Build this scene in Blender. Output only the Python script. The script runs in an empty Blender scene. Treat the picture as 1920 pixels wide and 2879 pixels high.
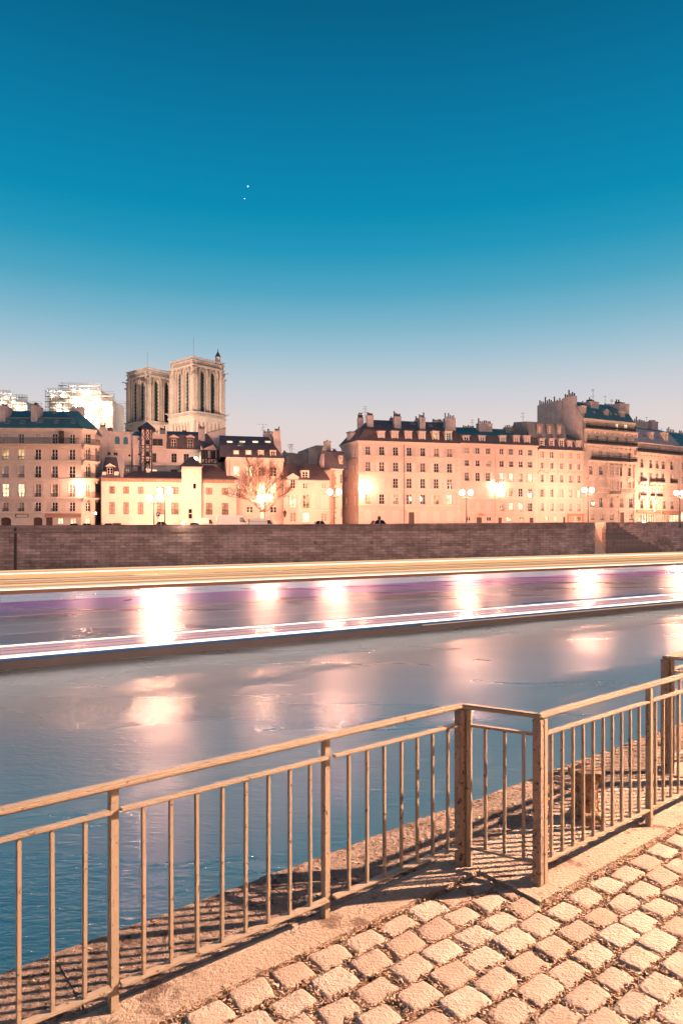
import bpy, bmesh, math, random
from mathutils import Vector, Matrix
R = math.radians
rnd = random.Random(7)
sc = bpy.context.scene
COL = sc.collection

# ------------------------------------------------------------------ camera
CAMZ, HY, FP, CX = 2.0, 1486.0, 1920.0, 960.0      # photograph's own pixel frame: 1920 x 2879, 24 mm lens
cam = bpy.data.cameras.new('camera'); co = bpy.data.objects.new('camera', cam); COL.objects.link(co)
co.location = (0, 0, CAMZ); co.rotation_euler = (R(90), 0, 0)
cam.sensor_fit = 'HORIZONTAL'; cam.sensor_width = 24; cam.lens = 24
cam.shift_y = (HY - 1439.5) / 1920.0
cam.clip_start = 0.05; cam.clip_end = 9000
sc.camera = co

# ------------------------------------------------------------------ dusk sky
def lin(c):
    return tuple(((x/255)/12.92 if x/255 <= .04045 else ((x/255+.055)/1.055)**2.4) for x in c)
world = bpy.data.worlds.new('World'); sc.world = world; world.use_nodes = True
wn = world.node_tree; wn.nodes.clear()
def nd(t, ty, **k):
    n = t.nodes.new(ty)
    for a, b in k.items(): setattr(n, a, b)
    return n
tc = nd(wn, 'ShaderNodeTexCoord'); sx = nd(wn, 'ShaderNodeSeparateXYZ')
wn.links.new(tc.outputs['Generated'], sx.inputs[0])
mr = nd(wn, 'ShaderNodeMapRange'); mr.inputs['From Min'].default_value = 0.0; mr.inputs['From Max'].default_value = 1.0
asn = nd(wn, 'ShaderNodeMath', operation='ARCSINE'); wn.links.new(sx.outputs['Z'], asn.inputs[0])
wn.links.new(asn.outputs[0], mr.inputs['Value']); mr.inputs['From Min'].default_value = R(-10); mr.inputs['From Max'].default_value = R(90)
cr = nd(wn, 'ShaderNodeValToRGB'); wn.links.new(mr.outputs[0], cr.inputs[0])
SKY = [(-10, (150,130,128)), (0, (230,194,186)), (3, (233,205,197)), (5.5, (232,211,205)), (8.5, (226,214,211)), (11.4, (203,207,215)),
       (12.8, (185,202,212)), (14.2, (163,195,211)), (16.4, (128,182,204)), (19.1, (80,166,195)), (22, (38,152,188)), (24.8, (14,140,180)),
       (28, (12,130,171)), (31.7, (11,118,160)), (37.4, (8,98,136)), (55, (6,84,120)), (90, (6,70,104))]
e = cr.color_ramp.elements
while len(e) > 1: e.remove(e[-1])
for i, (a, c) in enumerate(SKY):
    x = (a+10)/100.0
    el = e[0] if i == 0 else e.new(x)
    el.position = x; el.color = (*lin(c), 1)
bg = nd(wn, 'ShaderNodeBackground'); bg.inputs['Strength'].default_value = 1.0
wo = nd(wn, 'ShaderNodeOutputWorld')
wn.links.new(cr.outputs[0], bg.inputs['Color']); wn.links.new(bg.outputs[0], wo.inputs[0])

sc.view_settings.view_transform = 'Standard'; sc.view_settings.look = 'None'
sc.view_settings.exposure = 0.0; sc.view_settings.gamma = 1.0; sc.view_settings.use_curve_mapping = False
sc.render.engine = 'CYCLES'
sc.cycles.use_denoising = True
sc.cycles.max_bounces = 8; sc.cycles.transparent_max_bounces = 24
sc.cycles.sample_clamp_indirect = 6.0
sc.cycles.caustics_reflective = False; sc.cycles.caustics_refractive = False

# ------------------------------------------------------------------ materials
def mat(name, col, rough=.8, n1=0, a1=.25, n2=0, a2=.2, bump=0, bs=None, metal=0, spec=.3, tint=None, coord='Object', stain=0, stain_col=(.02,.012,.008), stain_scale=3.0):
    m = bpy.data.materials.new(name); m.use_nodes = True
    t = m.node_tree; b = t.nodes['Principled BSDF']
    b.inputs['Roughness'].default_value = rough; b.inputs['Metallic'].default_value = metal
    b.inputs['Specular IOR Level'].default_value = spec
    b.inputs['Base Color'].default_value = (*col, 1)
    tcn = nd(t, 'ShaderNodeTexCoord'); src = tcn.outputs[coord]
    cur = None
    def noise(sc_, det=6):
        n = nd(t, 'ShaderNodeTexNoise'); n.inputs['Scale'].default_value = sc_; n.inputs['Detail'].default_value = det
        n.inputs['Roughness'].default_value = .62
        t.links.new(src, n.inputs['Vector']); return n
    def varied(prev, n, amt):
        r = nd(t, 'ShaderNodeMapRange'); r.inputs['From Min'].default_value = .3; r.inputs['From Max'].default_value = .7
        r.inputs['To Min'].default_value = 1-amt; r.inputs['To Max'].default_value = 1+amt
        t.links.new(n.outputs['Fac'], r.inputs['Value'])
        v = nd(t, 'ShaderNodeVectorMath', operation='SCALE'); t.links.new(r.outputs[0], v.inputs['Scale'])
        if prev is None: v.inputs[0].default_value = col
        else: t.links.new(prev, v.inputs[0])
        return v.outputs[0]
    if n1: cur = varied(cur, noise(n1), a1)
    if n2: cur = varied(cur, noise(n2, 9), a2)
    if stain:
        n = noise(stain_scale, 8); r = nd(t, 'ShaderNodeMapRange')
        r.inputs['From Min'].default_value = .62-stain*.12; r.inputs['From Max'].default_value = .68-stain*.1
        t.links.new(n.outputs['Fac'], r.inputs['Value'])
        x = nd(t, 'ShaderNodeMix', data_type='RGBA'); t.links.new(r.outputs[0], x.inputs['Factor'])
        if cur is None: x.inputs['A'].default_value = (*col, 1)
        else: t.links.new(cur, x.inputs['A'])
        x.inputs['B'].default_value = (*stain_col, 1); cur = x.outputs['Result']
    if cur is not None: t.links.new(cur, b.inputs['Base Color'])
    if bump:
        n = noise(bs or n2 or n1 or 10, 9)
        bp = nd(t, 'ShaderNodeBump'); bp.inputs['Strength'].default_value = min(1, bump); bp.inputs['Distance'].default_value = .02*max(1, bump)
        t.links.new(n.outputs['Fac'], bp.inputs['Height']); t.links.new(bp.outputs[0], b.inputs['Normal'])
    return m
def emat(name, col, s, vary=0, vs=.6):
    m = bpy.data.materials.new(name); m.use_nodes = True; t = m.node_tree; t.nodes.clear()
    em = nd(t, 'ShaderNodeEmission'); em.inputs['Color'].default_value = (*col, 1); em.inputs['Strength'].default_value = s
    o = nd(t, 'ShaderNodeOutputMaterial'); t.links.new(em.outputs[0], o.inputs[0])
    if vary:
        g = nd(t, 'ShaderNodeTexCoord'); n = nd(t, 'ShaderNodeTexNoise'); n.inputs['Scale'].default_value = vs; n.inputs['Detail'].default_value = 3
        oi = nd(t, 'ShaderNodeObjectInfo')
        va = nd(t, 'ShaderNodeVectorMath', operation='ADD'); vm = nd(t, 'ShaderNodeVectorMath', operation='SCALE')
        vm.inputs['Scale'].default_value = .37; t.links.new(oi.outputs['Location'], vm.inputs[0])
        t.links.new(g.outputs['Object'], va.inputs[0]); t.links.new(vm.outputs[0], va.inputs[1]); t.links.new(va.outputs[0], n.inputs['Vector'])
        r = nd(t, 'ShaderNodeMapRange'); r.inputs['From Min'].default_value = .35; r.inputs['From Max'].default_value = .65
        r.inputs['To Min'].default_value = s*(1-vary); r.inputs['To Max'].default_value = s*(1+vary)
        t.links.new(n.outputs['Fac'], r.inputs['Value']); t.links.new(r.outputs[0], em.inputs['Strength'])
    return m
SOD = (1.0, .62, .36)            # sodium street light
M = {}
M['cream'] = mat('cream_plaster', (.60,.425,.37), .9, .35, .10, 3, .08, bump=.5, bs=6)
M['pink'] = mat('pinkish_limestone', (.56,.44,.39), .9, .3, .12, 2.5, .10, bump=.6, bs=5)
M['white'] = mat('pale_limewash', (.60,.49,.43), .9, .3, .10, 3, .08, bump=.5, bs=6)
M['stone'] = mat('weathered_limestone', (.48,.39,.34), .9, .5, .18, 4, .14, bump=.8, bs=5)
M['lilac'] = mat('old_grey_render', (.52,.44,.44), .95, .3, .14, 2, .10, bump=.6, bs=5)
M['greywall'] = mat('bare_grey_party_wall', (.36,.32,.31), .95, .4, .2, 3, .15, bump=.8, bs=4)
M['brown'] = mat('brown_rubble_wall', (.30,.18,.13), .95, .8, .25, 5, .2, bump=1, bs=5)
M['trim'] = mat('stone_trim', (.58,.48,.42), .85, 1.2, .1)
M['zinc'] = mat('green_patina_zinc', (.055,.15,.17), .5, .6, .2, 6, .12, metal=.0, spec=.5)
M['slate'] = mat('dark_slate', (.11,.088,.10), .6, .9, .2, 9, .35, bump=.6, bs=9)
M['slateb'] = mat('brown_slate', (.13,.088,.09), .7, .9, .2, 9, .35, bump=.6, bs=9)
M['lead'] = mat('grey_zinc_sheet', (.22,.2,.21), .55, 1, .2, 5, .1)
M['iron'] = mat('black_iron', (.02,.016,.016), .5)
M['sash'] = mat('painted_sash', (.62,.55,.5), .6)
M['sashd'] = mat('brown_sash', (.16,.10,.08), .6)
M['shutter'] = mat('painted_shutter', (.58,.47,.44), .7, 1.5, .06)
M['blind'] = mat('lilac_roller_blind', (.5,.4,.42), .8)
M['curtain'] = mat('net_curtain', (.34,.24,.2), .9, 3, .35)
M['clay'] = mat('terracotta_pot', (.10,.06,.055), .8, 2, .3)
M['chim'] = mat('rendered_chimney', (.46,.38,.37), .95, .8, .2, 4, .15, bump=.6, bs=5)
M['timber'] = mat('dark_timber', (.045,.025,.022), .8, 3, .3)
M['door'] = mat('dark_wood_door', (.10,.055,.045), .6, 2, .2)
M['awning'] = mat('rust_fabric', (.42,.22,.15), .9)
M['teal'] = mat('teal_skylight_glass', (.05,.2,.25), .15, spec=.6)
def glassmat(name, col, rough, spec):
    m = mat(name, col, rough, spec=spec); return m
M['glass'] = glassmat('dark_window_glass', (.012,.011,.016), .08, .5)
M['lit'] = emat('lit_room', (1.0,.72,.42), 2.2, .6, 1.1)
M['dim'] = emat('dimly_lit_room', (1.0,.6,.3), .75, .7, 1.3)
M['globe'] = emat('lamp_globe', (1.0,.46,.27), 950)
M['bracket'] = emat('bracket_lamp_glass', (1.0,.48,.29), 290)
M['globe2'] = emat('bright_lamp_globe', (1.0,.46,.27), 1350)
M['small'] = emat('small_lamp_glass', (1.0,.74,.45), 60)
M['head'] = emat('headlamp_glass', (1.0,.8,.55), 160)
M['post'] = mat('dark_green_lamp_post', (.035,.03,.025), .45)

# ------------------------------------------------------------------ mesh builder
class MB:
    def __init__(s): s.v, s.f, s.mi, s.uv = [], [], [], None
    def quad(s, a, b, c, d, mi=0):
        n = len(s.v); s.v += [tuple(a), tuple(b), tuple(c), tuple(d)]; s.f.append((n, n+1, n+2, n+3)); s.mi.append(mi)
    def poly(s, pts, mi=0):
        n = len(s.v); s.v += [tuple(p) for p in pts]; s.f.append(tuple(range(n, n+len(pts)))); s.mi.append(mi)
    def box(s, x0, x1, y0, y1, z0, z1, mi=0):
        n = len(s.v)
        s.v += [(x0,y0,z0),(x1,y0,z0),(x1,y1,z0),(x0,y1,z0),(x0,y0,z1),(x1,y0,z1),(x1,y1,z1),(x0,y1,z1)]
        for q in ((0,3,2,1),(4,5,6,7),(0,1,5,4),(1,2,6,5),(2,3,7,6),(3,0,4,7)):
            s.f.append(tuple(n+i for i in q)); s.mi.append(mi)
    def prism(s, poly, axis, a, b, mi=0):
        """poly: list of 2-D points; extruded along axis 'x','y','z' from a to b"""
        def P(p, t): return {'x': (t, p[0], p[1]), 'y': (p[0], t, p[1]), 'z': (p[0], p[1], t)}[axis]
        n = len(s.v); k = len(poly)
        s.v += [P(p, a) for p in poly] + [P(p, b) for p in poly]
        s.f.append(tuple(n+i for i in range(k))[::-1]); s.f.append(tuple(n+k+i for i in range(k))); s.mi += [mi, mi]
        for i in range(k):
            j = (i+1) % k; s.f.append((n+i, n+j, n+k+j, n+k+i)); s.mi.append(mi)
    def tube(s, p, q, r0, r1=None, n=6, mi=0, caps=True):
        r1 = r0 if r1 is None else r1
        p, q = Vector(p), Vector(q); d = q-p
        if d.length < 1e-6: return
        d.normalize(); a = d.orthogonal().normalized(); b = d.cross(a); k = len(s.v)
        for c, r in ((p, r0), (q, r1)):
            for i in range(n):
                t = 2*math.pi*i/n; s.v.append(tuple(c + a*(r*math.cos(t)) + b*(r*math.sin(t))))
        for i in range(n):
            j = (i+1) % n; s.f.append((k+i, k+j, k+n+j, k+n+i)); s.mi.append(mi)
        if caps:
            s.f.append(tuple(k+i for i in range(n))[::-1]); s.f.append(tuple(k+n+i for i in range(n))); s.mi += [mi, mi]
    def bar(s, p, q, w, h, mi=0, up=(0,0,1)):
        """rectangular bar from p to q, w across, h along up"""
        p, q = Vector(p), Vector(q); d = (q-p).normalized(); u = Vector(up); a = d.cross(u)
        if a.length < 1e-4: a = d.orthogonal()
        a.normalize(); u = a.cross(d).normalized(); k = len(s.v)
        for c in (p, q):
            for i, j in ((-1,-1),(1,-1),(1,1),(-1,1)): s.v.append(tuple(c + a*(i*w/2) + u*(j*h/2)))
        for qd in ((0,1,2,3),(7,6,5,4),(0,4,5,1),(1,5,6,2),(2,6,7,3),(3,7,4,0)):
            s.f.append(tuple(k+i for i in qd)); s.mi.append(mi)
    def lathe(s, prof, c=(0,0,0), n=16, mi=0):
        k = len(s.v)
        for r, z in prof:
            for i in range(n):
                t = 2*math.pi*i/n; s.v.append((c[0]+r*math.cos(t), c[1]+r*math.sin(t), c[2]+z))
        for j in range(len(prof)-1):
            for i in range(n):
                i2 = (i+1) % n
                s.f.append((k+j*n+i, k+j*n+i2, k+(j+1)*n+i2, k+(j+1)*n+i)); s.mi.append(mi)
        s.f.append(tuple(k+i for i in range(n))[::-1]); s.f.append(tuple(k+(len(prof)-1)*n+i for i in range(n))); s.mi += [mi, mi]
    def sphere(s, c, r, n=10, m=6, mi=0):
        s.lathe([(max(.001, r*math.sin(math.pi*j/m)), -r*math.cos(math.pi*j/m)) for j in range(m+1)], c, n, mi)
    def mesh(s, name, mats, dz=0, smooth=False, fix=True):
        me = bpy.data.meshes.new(name)
        me.from_pydata([(x, y, z-dz) for x, y, z in s.v], [], s.f)
        for m in mats: me.materials.append(m)
        if len(mats) > 1:
            for p, i in zip(me.polygons, s.mi): p.material_index = i
        if fix:
            bm = bmesh.new(); bm.from_mesh(me)
            bmesh.ops.recalc_face_normals(bm, faces=bm.faces); bm.to_mesh(me); bm.free()
        if smooth:
            for p in me.polygons: p.use_smooth = True
        me.update(); return me
def link(name, data, parent=None, loc=(0,0,0), rot=(0,0,0)):
    o = bpy.data.objects.new(name, data); COL.objects.link(o)
    if parent: o.parent = parent
    o.location = loc; o.rotation_euler = rot
    return o
def part(name, mb, mats, parent=None, dz=0, smooth=False, fix=True):
    if not isinstance(mats, (list, tuple)): mats = [mats]
    return link(name, mb.mesh(name, mats, dz, smooth, fix), parent)
def tag(o, label=None, cat=None, group=None, kind=None):
    for k, v in (('label', label), ('category', cat), ('group', group), ('kind', kind)):
        if v: o[k] = v
    return o
def thing(name, label, cat, loc, rz=0, group=None):
    o = link(name, None, None, loc, (0,0,rz)); return tag(o, label, cat, group)
def at(px, py, Y):       # photograph pixel + distance -> point in the place
    return Vector(((px-CX)/FP*Y, Y, CAMZ-(py-HY)/FP*Y))
def ground(px, py):      # photograph pixel -> point of the quay paving (z = 0)
    return at(px, py, CAMZ*FP/(py-HY))
# ------------------------------------------------------------------ the river
WZ = -4.0
def water_material():
    m = bpy.data.materials.new('river_water'); m.use_nodes = True; t = m.node_tree; b = t.nodes['Principled BSDF']
    b.inputs['Base Color'].default_value = (.018,.066,.076,1); b.inputs['Roughness'].default_value = .13; b.inputs['IOR'].default_value = 2.2
    b.inputs['Specular IOR Level'].default_value = .7
    g = nd(t, 'ShaderNodeTexCoord')
    mp = nd(t, 'ShaderNodeMapping'); mp.inputs['Rotation'].default_value = (0,0,R(-28)); mp.inputs['Scale'].default_value = (.38,1.15,1)
    t.links.new(g.outputs['Object'], mp.inputs['Vector'])
    hs = []
    for s, d, w in ((.5, 2, .25), (2.4, 4, .40), (8.0, 5, .34)):
        n = nd(t, 'ShaderNodeTexNoise'); n.inputs['Scale'].default_value = s; n.inputs['Detail'].default_value = d
        n.inputs['Distortion'].default_value = .6
        t.links.new(mp.outputs[0], n.inputs['Vector'])
        k = nd(t, 'ShaderNodeMath', operation='MULTIPLY'); k.inputs[1].default_value = w; t.links.new(n.outputs['Fac'], k.inputs[0]); hs.append(k)
    a1 = nd(t, 'ShaderNodeMath', operation='ADD'); t.links.new(hs[0].outputs[0], a1.inputs[0]); t.links.new(hs[1].outputs[0], a1.inputs[1])
    a2 = nd(t, 'ShaderNodeMath', operation='ADD'); t.links.new(a1.outputs[0], a2.inputs[0]); t.links.new(hs[2].outputs[0], a2.inputs[1])
    bp = nd(t, 'ShaderNodeBump'); bp.inputs['Strength'].default_value = .55; bp.inputs['Distance'].default_value = .085
    t.links.new(a2.outputs[0], bp.inputs['Height']); t.links.new(bp.outputs[0], b.inputs['Normal'])
    # smooth and ruffled patches of the surface
    n = nd(t, 'ShaderNodeTexNoise'); n.inputs['Scale'].default_value = .16; n.inputs['Detail'].default_value = 7; n.inputs['Distortion'].default_value = 1.0
    t.links.new(mp.outputs[0], n.inputs['Vector'])
    r = nd(t, 'ShaderNodeMapRange'); r.inputs['From Min'].default_value = .42; r.inputs['From Max'].default_value = .56
    r.inputs['To Min'].default_value = .27; r.inputs['To Max'].default_value = .39
    t.links.new(n.outputs['Fac'], r.inputs['Value']); t.links.new(r.outputs[0], b.inputs['Roughness'])
    gl = nd(t, 'ShaderNodeBsdfGlossy'); gl.inputs['Color'].default_value = (.80,.88,.93,1)
    t.links.new(r.outputs[0], gl.inputs['Roughness']); t.links.new(bp.outputs[0], gl.inputs['Normal'])
    lw = nd(t, 'ShaderNodeLayerWeight'); lw.inputs['Blend'].default_value = .5
    mk = nd(t, 'ShaderNodeMapRange'); mk.inputs['From Min'].default_value = .25; mk.inputs['From Max'].default_value = .85; mk.inputs['To Min'].default_value = .03; mk.inputs['To Max'].default_value = .52
    t.links.new(lw.outputs['Facing'], mk.inputs['Value'])
    ms = nd(t, 'ShaderNodeMixShader'); t.links.new(mk.outputs[0], ms.inputs[0]); t.links.new(b.outputs[0], ms.inputs[1]); t.links.new(gl.outputs[0], ms.inputs[2])
    t.links.new(ms.outputs[0], t.nodes['Material Output'].inputs['Surface'])
    return m
M['water'] = water_material()
mb = MB(); mb.quad((-900,-60,WZ),(1500,-60,WZ),(1500,900,WZ),(-900,900,WZ))
tag(part('river_water', mb, M['water']), kind='structure')

# ------------------------------------------------------------------ far bank: quay wall, street, island ground
WALL = [(-150,73,2.2),(-48,96,2.45),(0,107,2.70),(34,119,3.05),(67.5,135,3.30),(160,185,3.6)]   # x, y, parapet top
def wall_at_px(px):
    """point on the quay wall's top edge seen at photograph column px, with its direction"""
    k = (px-CX)/FP
    for (x0,y0,z0),(x1,y1,z1) in zip(WALL, WALL[1:]):
        dx, dy = x1-x0, y1-y0
        den = dx-k*dy
        s = (k*y0-x0)/den
        if -1e-6 <= s <= 1+1e-6: return Vector((x0+s*dx, y0+s*dy, z0+s*(z1-z0))), Vector((dx,dy,0)).normalized()
    raise ValueError(px)
def zroad(px): return wall_at_px(px)[0].z - 1.05
def street(px, off):
    """a point on the street surface, off metres behind the quay wall"""
    p, d = wall_at_px(px); n = Vector((-d.y, d.x, 0)); q = p+n*off; q.z = p.z-1.05
    return q
def brick_material(name, c1, c2, mortar, w, h, dark):
    m = bpy.data.materials.new(name); m.use_nodes = True; t = m.node_tree; b = t.nodes['Principled BSDF']; b.inputs['Roughness'].default_value = .92
    g = nd(t, 'ShaderNodeTexCoord'); src = g.outputs['UV']
    nz = nd(t, 'ShaderNodeTexNoise'); nz.inputs['Scale'].default_value = .45; nz.inputs['Detail'].default_value = 4
    t.links.new(src, nz.inputs['Vector'])
    ad = nd(t, 'ShaderNodeVectorMath', operation='MULTIPLY_ADD'); ad.inputs[1].default_value = (.35,.10,0)
    t.links.new(nz.outputs['Color'], ad.inputs[0]); t.links.new(src, ad.inputs[2])
    br = nd(t, 'ShaderNodeTexBrick'); br.inputs['Scale'].default_value = 1; br.inputs['Brick Width'].default_value = w; br.inputs['Row Height'].default_value = h
    br.inputs['Mortar Size'].default_value = .018; br.inputs['Mortar Smooth'].default_value = .3; br.inputs['Bias'].default_value = -.1
    br.inputs['Color1'].default_value = (*c1,1); br.inputs['Color2'].default_value = (*c2,1); br.inputs['Mortar'].default_value = (*mortar,1)
    t.links.new(ad.outputs[0], br.inputs['Vector'])
    n1 = nd(t, 'ShaderNodeTexNoise'); n1.inputs['Scale'].default_value = .22; n1.inputs['Detail'].default_value = 9; n1.inputs['Roughness'].default_value = .7
    mp = nd(t, 'ShaderNodeMapping'); mp.inputs['Scale'].default_value = (1,2.2,1); t.links.new(src, mp.inputs[0]); t.links.new(mp.outputs[0], n1.inputs['Vector'])
    r = nd(t, 'ShaderNodeMapRange'); r.inputs['From Min'].default_value = .40; r.inputs['From Max'].default_value = .58; r.inputs['To Min'].default_value = dark; r.inputs['To Max'].default_value = 1.15
    t.links.new(n1.outputs['Fac'], r.inputs['Value'])
    # drip streaks under the string course
    n2 = nd(t, 'ShaderNodeTexNoise'); n2.inputs['Scale'].default_value = 1; n2.inputs['Detail'].default_value = 5
    mp2 = nd(t, 'ShaderNodeMapping'); mp2.inputs['Scale'].default_value = (1.3,.12,1); t.links.new(src, mp2.inputs[0]); t.links.new(mp2.outputs[0], n2.inputs['Vector'])
    r2 = nd(t, 'ShaderNodeMapRange'); r2.inputs['From Min'].default_value = .38; r2.inputs['From Max'].default_value = .6; r2.inputs['To Min'].default_value = .88; r2.inputs['To Max'].default_value = 1.04
    t.links.new(n2.outputs['Fac'], r2.inputs['Value'])
    # darker towards the foot of the wall
    sp = nd(t, 'ShaderNodeSeparateXYZ'); t.links.new(src, sp.inputs[0])
    r3 = nd(t, 'ShaderNodeMapRange'); r3.inputs['From Min'].default_value = -4; r3.inputs['From Max'].default_value = -1.6; r3.inputs['To Min'].default_value = .5; r3.inputs['To Max'].default_value = 1
    t.links.new(sp.outputs['Y'], r3.inputs['Value'])
    k1 = nd(t, 'ShaderNodeMath', operation='MULTIPLY'); t.links.new(r.outputs[0], k1.inputs[0]); t.links.new(r2.outputs[0], k1.inputs[1])
    k2 = nd(t, 'ShaderNodeMath', operation='MULTIPLY'); t.links.new(k1.outputs[0], k2.inputs[0]); t.links.new(r3.outputs[0], k2.inputs[1])
    v = nd(t, 'ShaderNodeVectorMath', operation='SCALE'); t.links.new(br.outputs['Color'], v.inputs[0]); t.links.new(k2.outputs[0], v.inputs['Scale'])
    t.links.new(v.outputs[0], b.inputs['Base Color'])
    bp = nd(t, 'ShaderNodeBump'); bp.inputs['Strength'].default_value = .8; bp.inputs['Distance'].default_value = .05
    ad2 = nd(t, 'ShaderNodeMath', operation='SUBTRACT'); t.links.new(n1.outputs['Fac'], ad2.inputs[0]); t.links.new(br.outputs['Fac'], ad2.inputs[1])
    t.links.new(ad2.outputs[0], bp.inputs['Height']); t.links.new(bp.outputs[0], b.inputs['Normal'])
    return m
M['quay_stone'] = brick_material('quay_wall_stone', (.50,.35,.335), (.30,.205,.195), (.12,.08,.075), 1.35, .42, .70)
M['parapet'] = brick_material('parapet_stone', (.33,.225,.215), (.27,.185,.175), (.13,.09,.085), 1.9, .5, .65)
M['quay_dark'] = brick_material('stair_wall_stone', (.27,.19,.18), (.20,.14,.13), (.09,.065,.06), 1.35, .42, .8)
def wall_strip(name, pts, parent, off, z0f, z1f, thick, m, back=True):
    """vertical strip following pts, UV in metres; z0f/z1f give bottom/top from a point's parapet height"""
    me = bpy.data.meshes.new(name); v, f, uv = [], [], []
    s = 0; prev = None
    rows = []
    for i, p in enumerate(pts):
        p = Vector(p)
        a = Vector(pts[max(0,i-1)]); b_ = Vector(pts[min(len(pts)-1,i+1)])
        d = (b_-a); d.z = 0; d.normalize(); n = Vector((-d.y, d.x, 0))
        if prev is not None: s += (Vector((p.x,p.y,0))-prev).length
        prev = Vector((p.x,p.y,0))
        q = prev+n*off; z0, z1 = z0f(p.z), z1f(p.z); r = q+n*thick
        rows.append((s, [(q.x,q.y,z0),(q.x,q.y,z1),(r.x,r.y,z1),(r.x,r.y,z0)]))
    for s_, r in rows: v += r
    uvs = []
    for i in range(len(rows)-1):
        a, b_ = 4*i, 4*i+4; sa, sb = rows[i][0], rows[i+1][0]
        za0, za1, zb0, zb1 = rows[i][1][0][2], rows[i][1][1][2], rows[i+1][1][0][2], rows[i+1][1][1][2]
        f.append((a, b_, b_+1, a+1)); uvs += [(sa,za0),(sb,zb0),(sb,zb1),(sa,za1)]
        f.append((a+1, b_+1, b_+2, a+2)); uvs += [(sa,0),(sb,0),(sb,thick),(sa,thick)]
        f.append((a+2, b_+2, b_+3, a+3)); uvs += [(sa,za1),(sb,zb1),(sb,zb0),(sa,za0)]
        f.append((a+3, b_+3, b_, a)); uvs += [(sa,0),(sb,0),(sb,thick),(sa,thick)]
    for i, flip in ((0, False), (len(rows)-1, True)):
        a = 4*i; q = (a, a+1, a+2, a+3)
        f.append(q[::-1] if flip else q)
        us = [(0,v[a][2]),(0,v[a+1][2]),(thick,v[a+1][2]),(thick,v[a][2])]
        uvs += us[::-1] if flip else us
    me.from_pydata(v, [], f); l = me.uv_layers.new(name='uv')
    for i, u in enumerate(uvs): l.data[i].uv = u
    me.materials.append(m); me.update()
    return link(name, me, parent)
def wpt(px): p, d = wall_at_px(px); return (p.x, p.y, p.z)
PXA, PXB, PXC = 1674, 1704, 1733
qw = thing('quay_wall', 'long dark grey stone quay wall rising from the water under the lit street', 'wall', (0,0,0))
secA = [WALL[0], WALL[1], wpt(480), WALL[2], WALL[3], wpt(PXA)]
secB = [wpt(PXB), wpt(PXC)]
def behind(px, off, dz=0):
    p, d = wall_at_px(px); n = Vector((-d.y,d.x,0)); q = p+n*off; return (q.x,q.y,q.z+dz)
secC = [behind(PXA-8, 3.2), behind(1760, 3.2), behind(1919, 3.2), (160-1.5,185+2.7,3.6)]
zc = lambda z: z-.85
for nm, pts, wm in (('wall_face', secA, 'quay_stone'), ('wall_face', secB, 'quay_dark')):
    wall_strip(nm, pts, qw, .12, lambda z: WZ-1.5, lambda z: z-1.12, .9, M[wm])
    wall_strip('parapet', pts, qw, .06, lambda z: z-.86, lambda z: z-.17, .5, M['parapet'])
    wall_strip('coping', pts, qw, 0, lambda z: z-.167, lambda z: z, .62, M['parapet'])
    wall_strip('string_course', pts, qw, -.06, lambda z: z-1.117, lambda z: z-.863, .9, M['parapet'])
wall_strip('wall_face', secC, qw, 0, lambda z: WZ-1.5, lambda z: z-.2, .9, M['quay_stone'])
wall_strip('coping', secC, qw, -.06, lambda z: z-.197, lambda z: z, .7, M['parapet'])
# stepped stub wall going down to the right, then the stairs in the lit slot
steps_px = [1733,1744,1754,1765,1775,1788,1796,1807,1832,1842,1852,1862]
tops_px = [1470,1479,1486,1493,1500,1507,1514,1521,1527,1533,1540,1546]
for i in range(len(steps_px)-1):
    p0, d0 = wall_at_px(steps_px[i]); p1, d1 = wall_at_px(steps_px[i+1])
    zt = CAMZ-(tops_px[i]+3-HY)/FP*p0.y
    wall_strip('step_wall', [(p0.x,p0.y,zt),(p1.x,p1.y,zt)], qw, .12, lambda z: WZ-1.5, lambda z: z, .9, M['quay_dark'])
pa, da = wall_at_px(PXA); pb, db = wall_at_px(PXB)
nrm = Vector((-da.y, da.x, 0)); L = (pb-pa).length
M['stair'] = mat('worn_stair_stone', (.46,.36,.31), .9, 1.5, .2, 6, .2, bump=.8, bs=6)
for i in range(13):
    mb = MB(); zt = pa.z-.35-i*.44
    o0 = 3.1-i*.235; x0 = pa+nrm*(o0-.30); x1 = x0+da*L; x2 = pa+nrm*(o0) + da*L; x3 = pa+nrm*o0
    b4 = [(p.x,p.y) for p in (x0, x1, x2, x3)]
    mb.prism(b4, 'z', zt-.5, zt)
    part('step', mb, M['stair'], qw)
for s_ in (0, 1):       # cheek walls of the slot
    base = pa+da*(-.35 if s_ == 0 else L); mb = MB()
    q = [base+nrm*.13, base+da*.35+nrm*.13, base+da*.35+nrm*3.15, base+nrm*3.15]
    mb.prism([(p.x,p.y) for p in q], 'z', WZ-1.5, pa.z-.02)
    part('cheek_wall', mb, M['stair'], qw)
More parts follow.
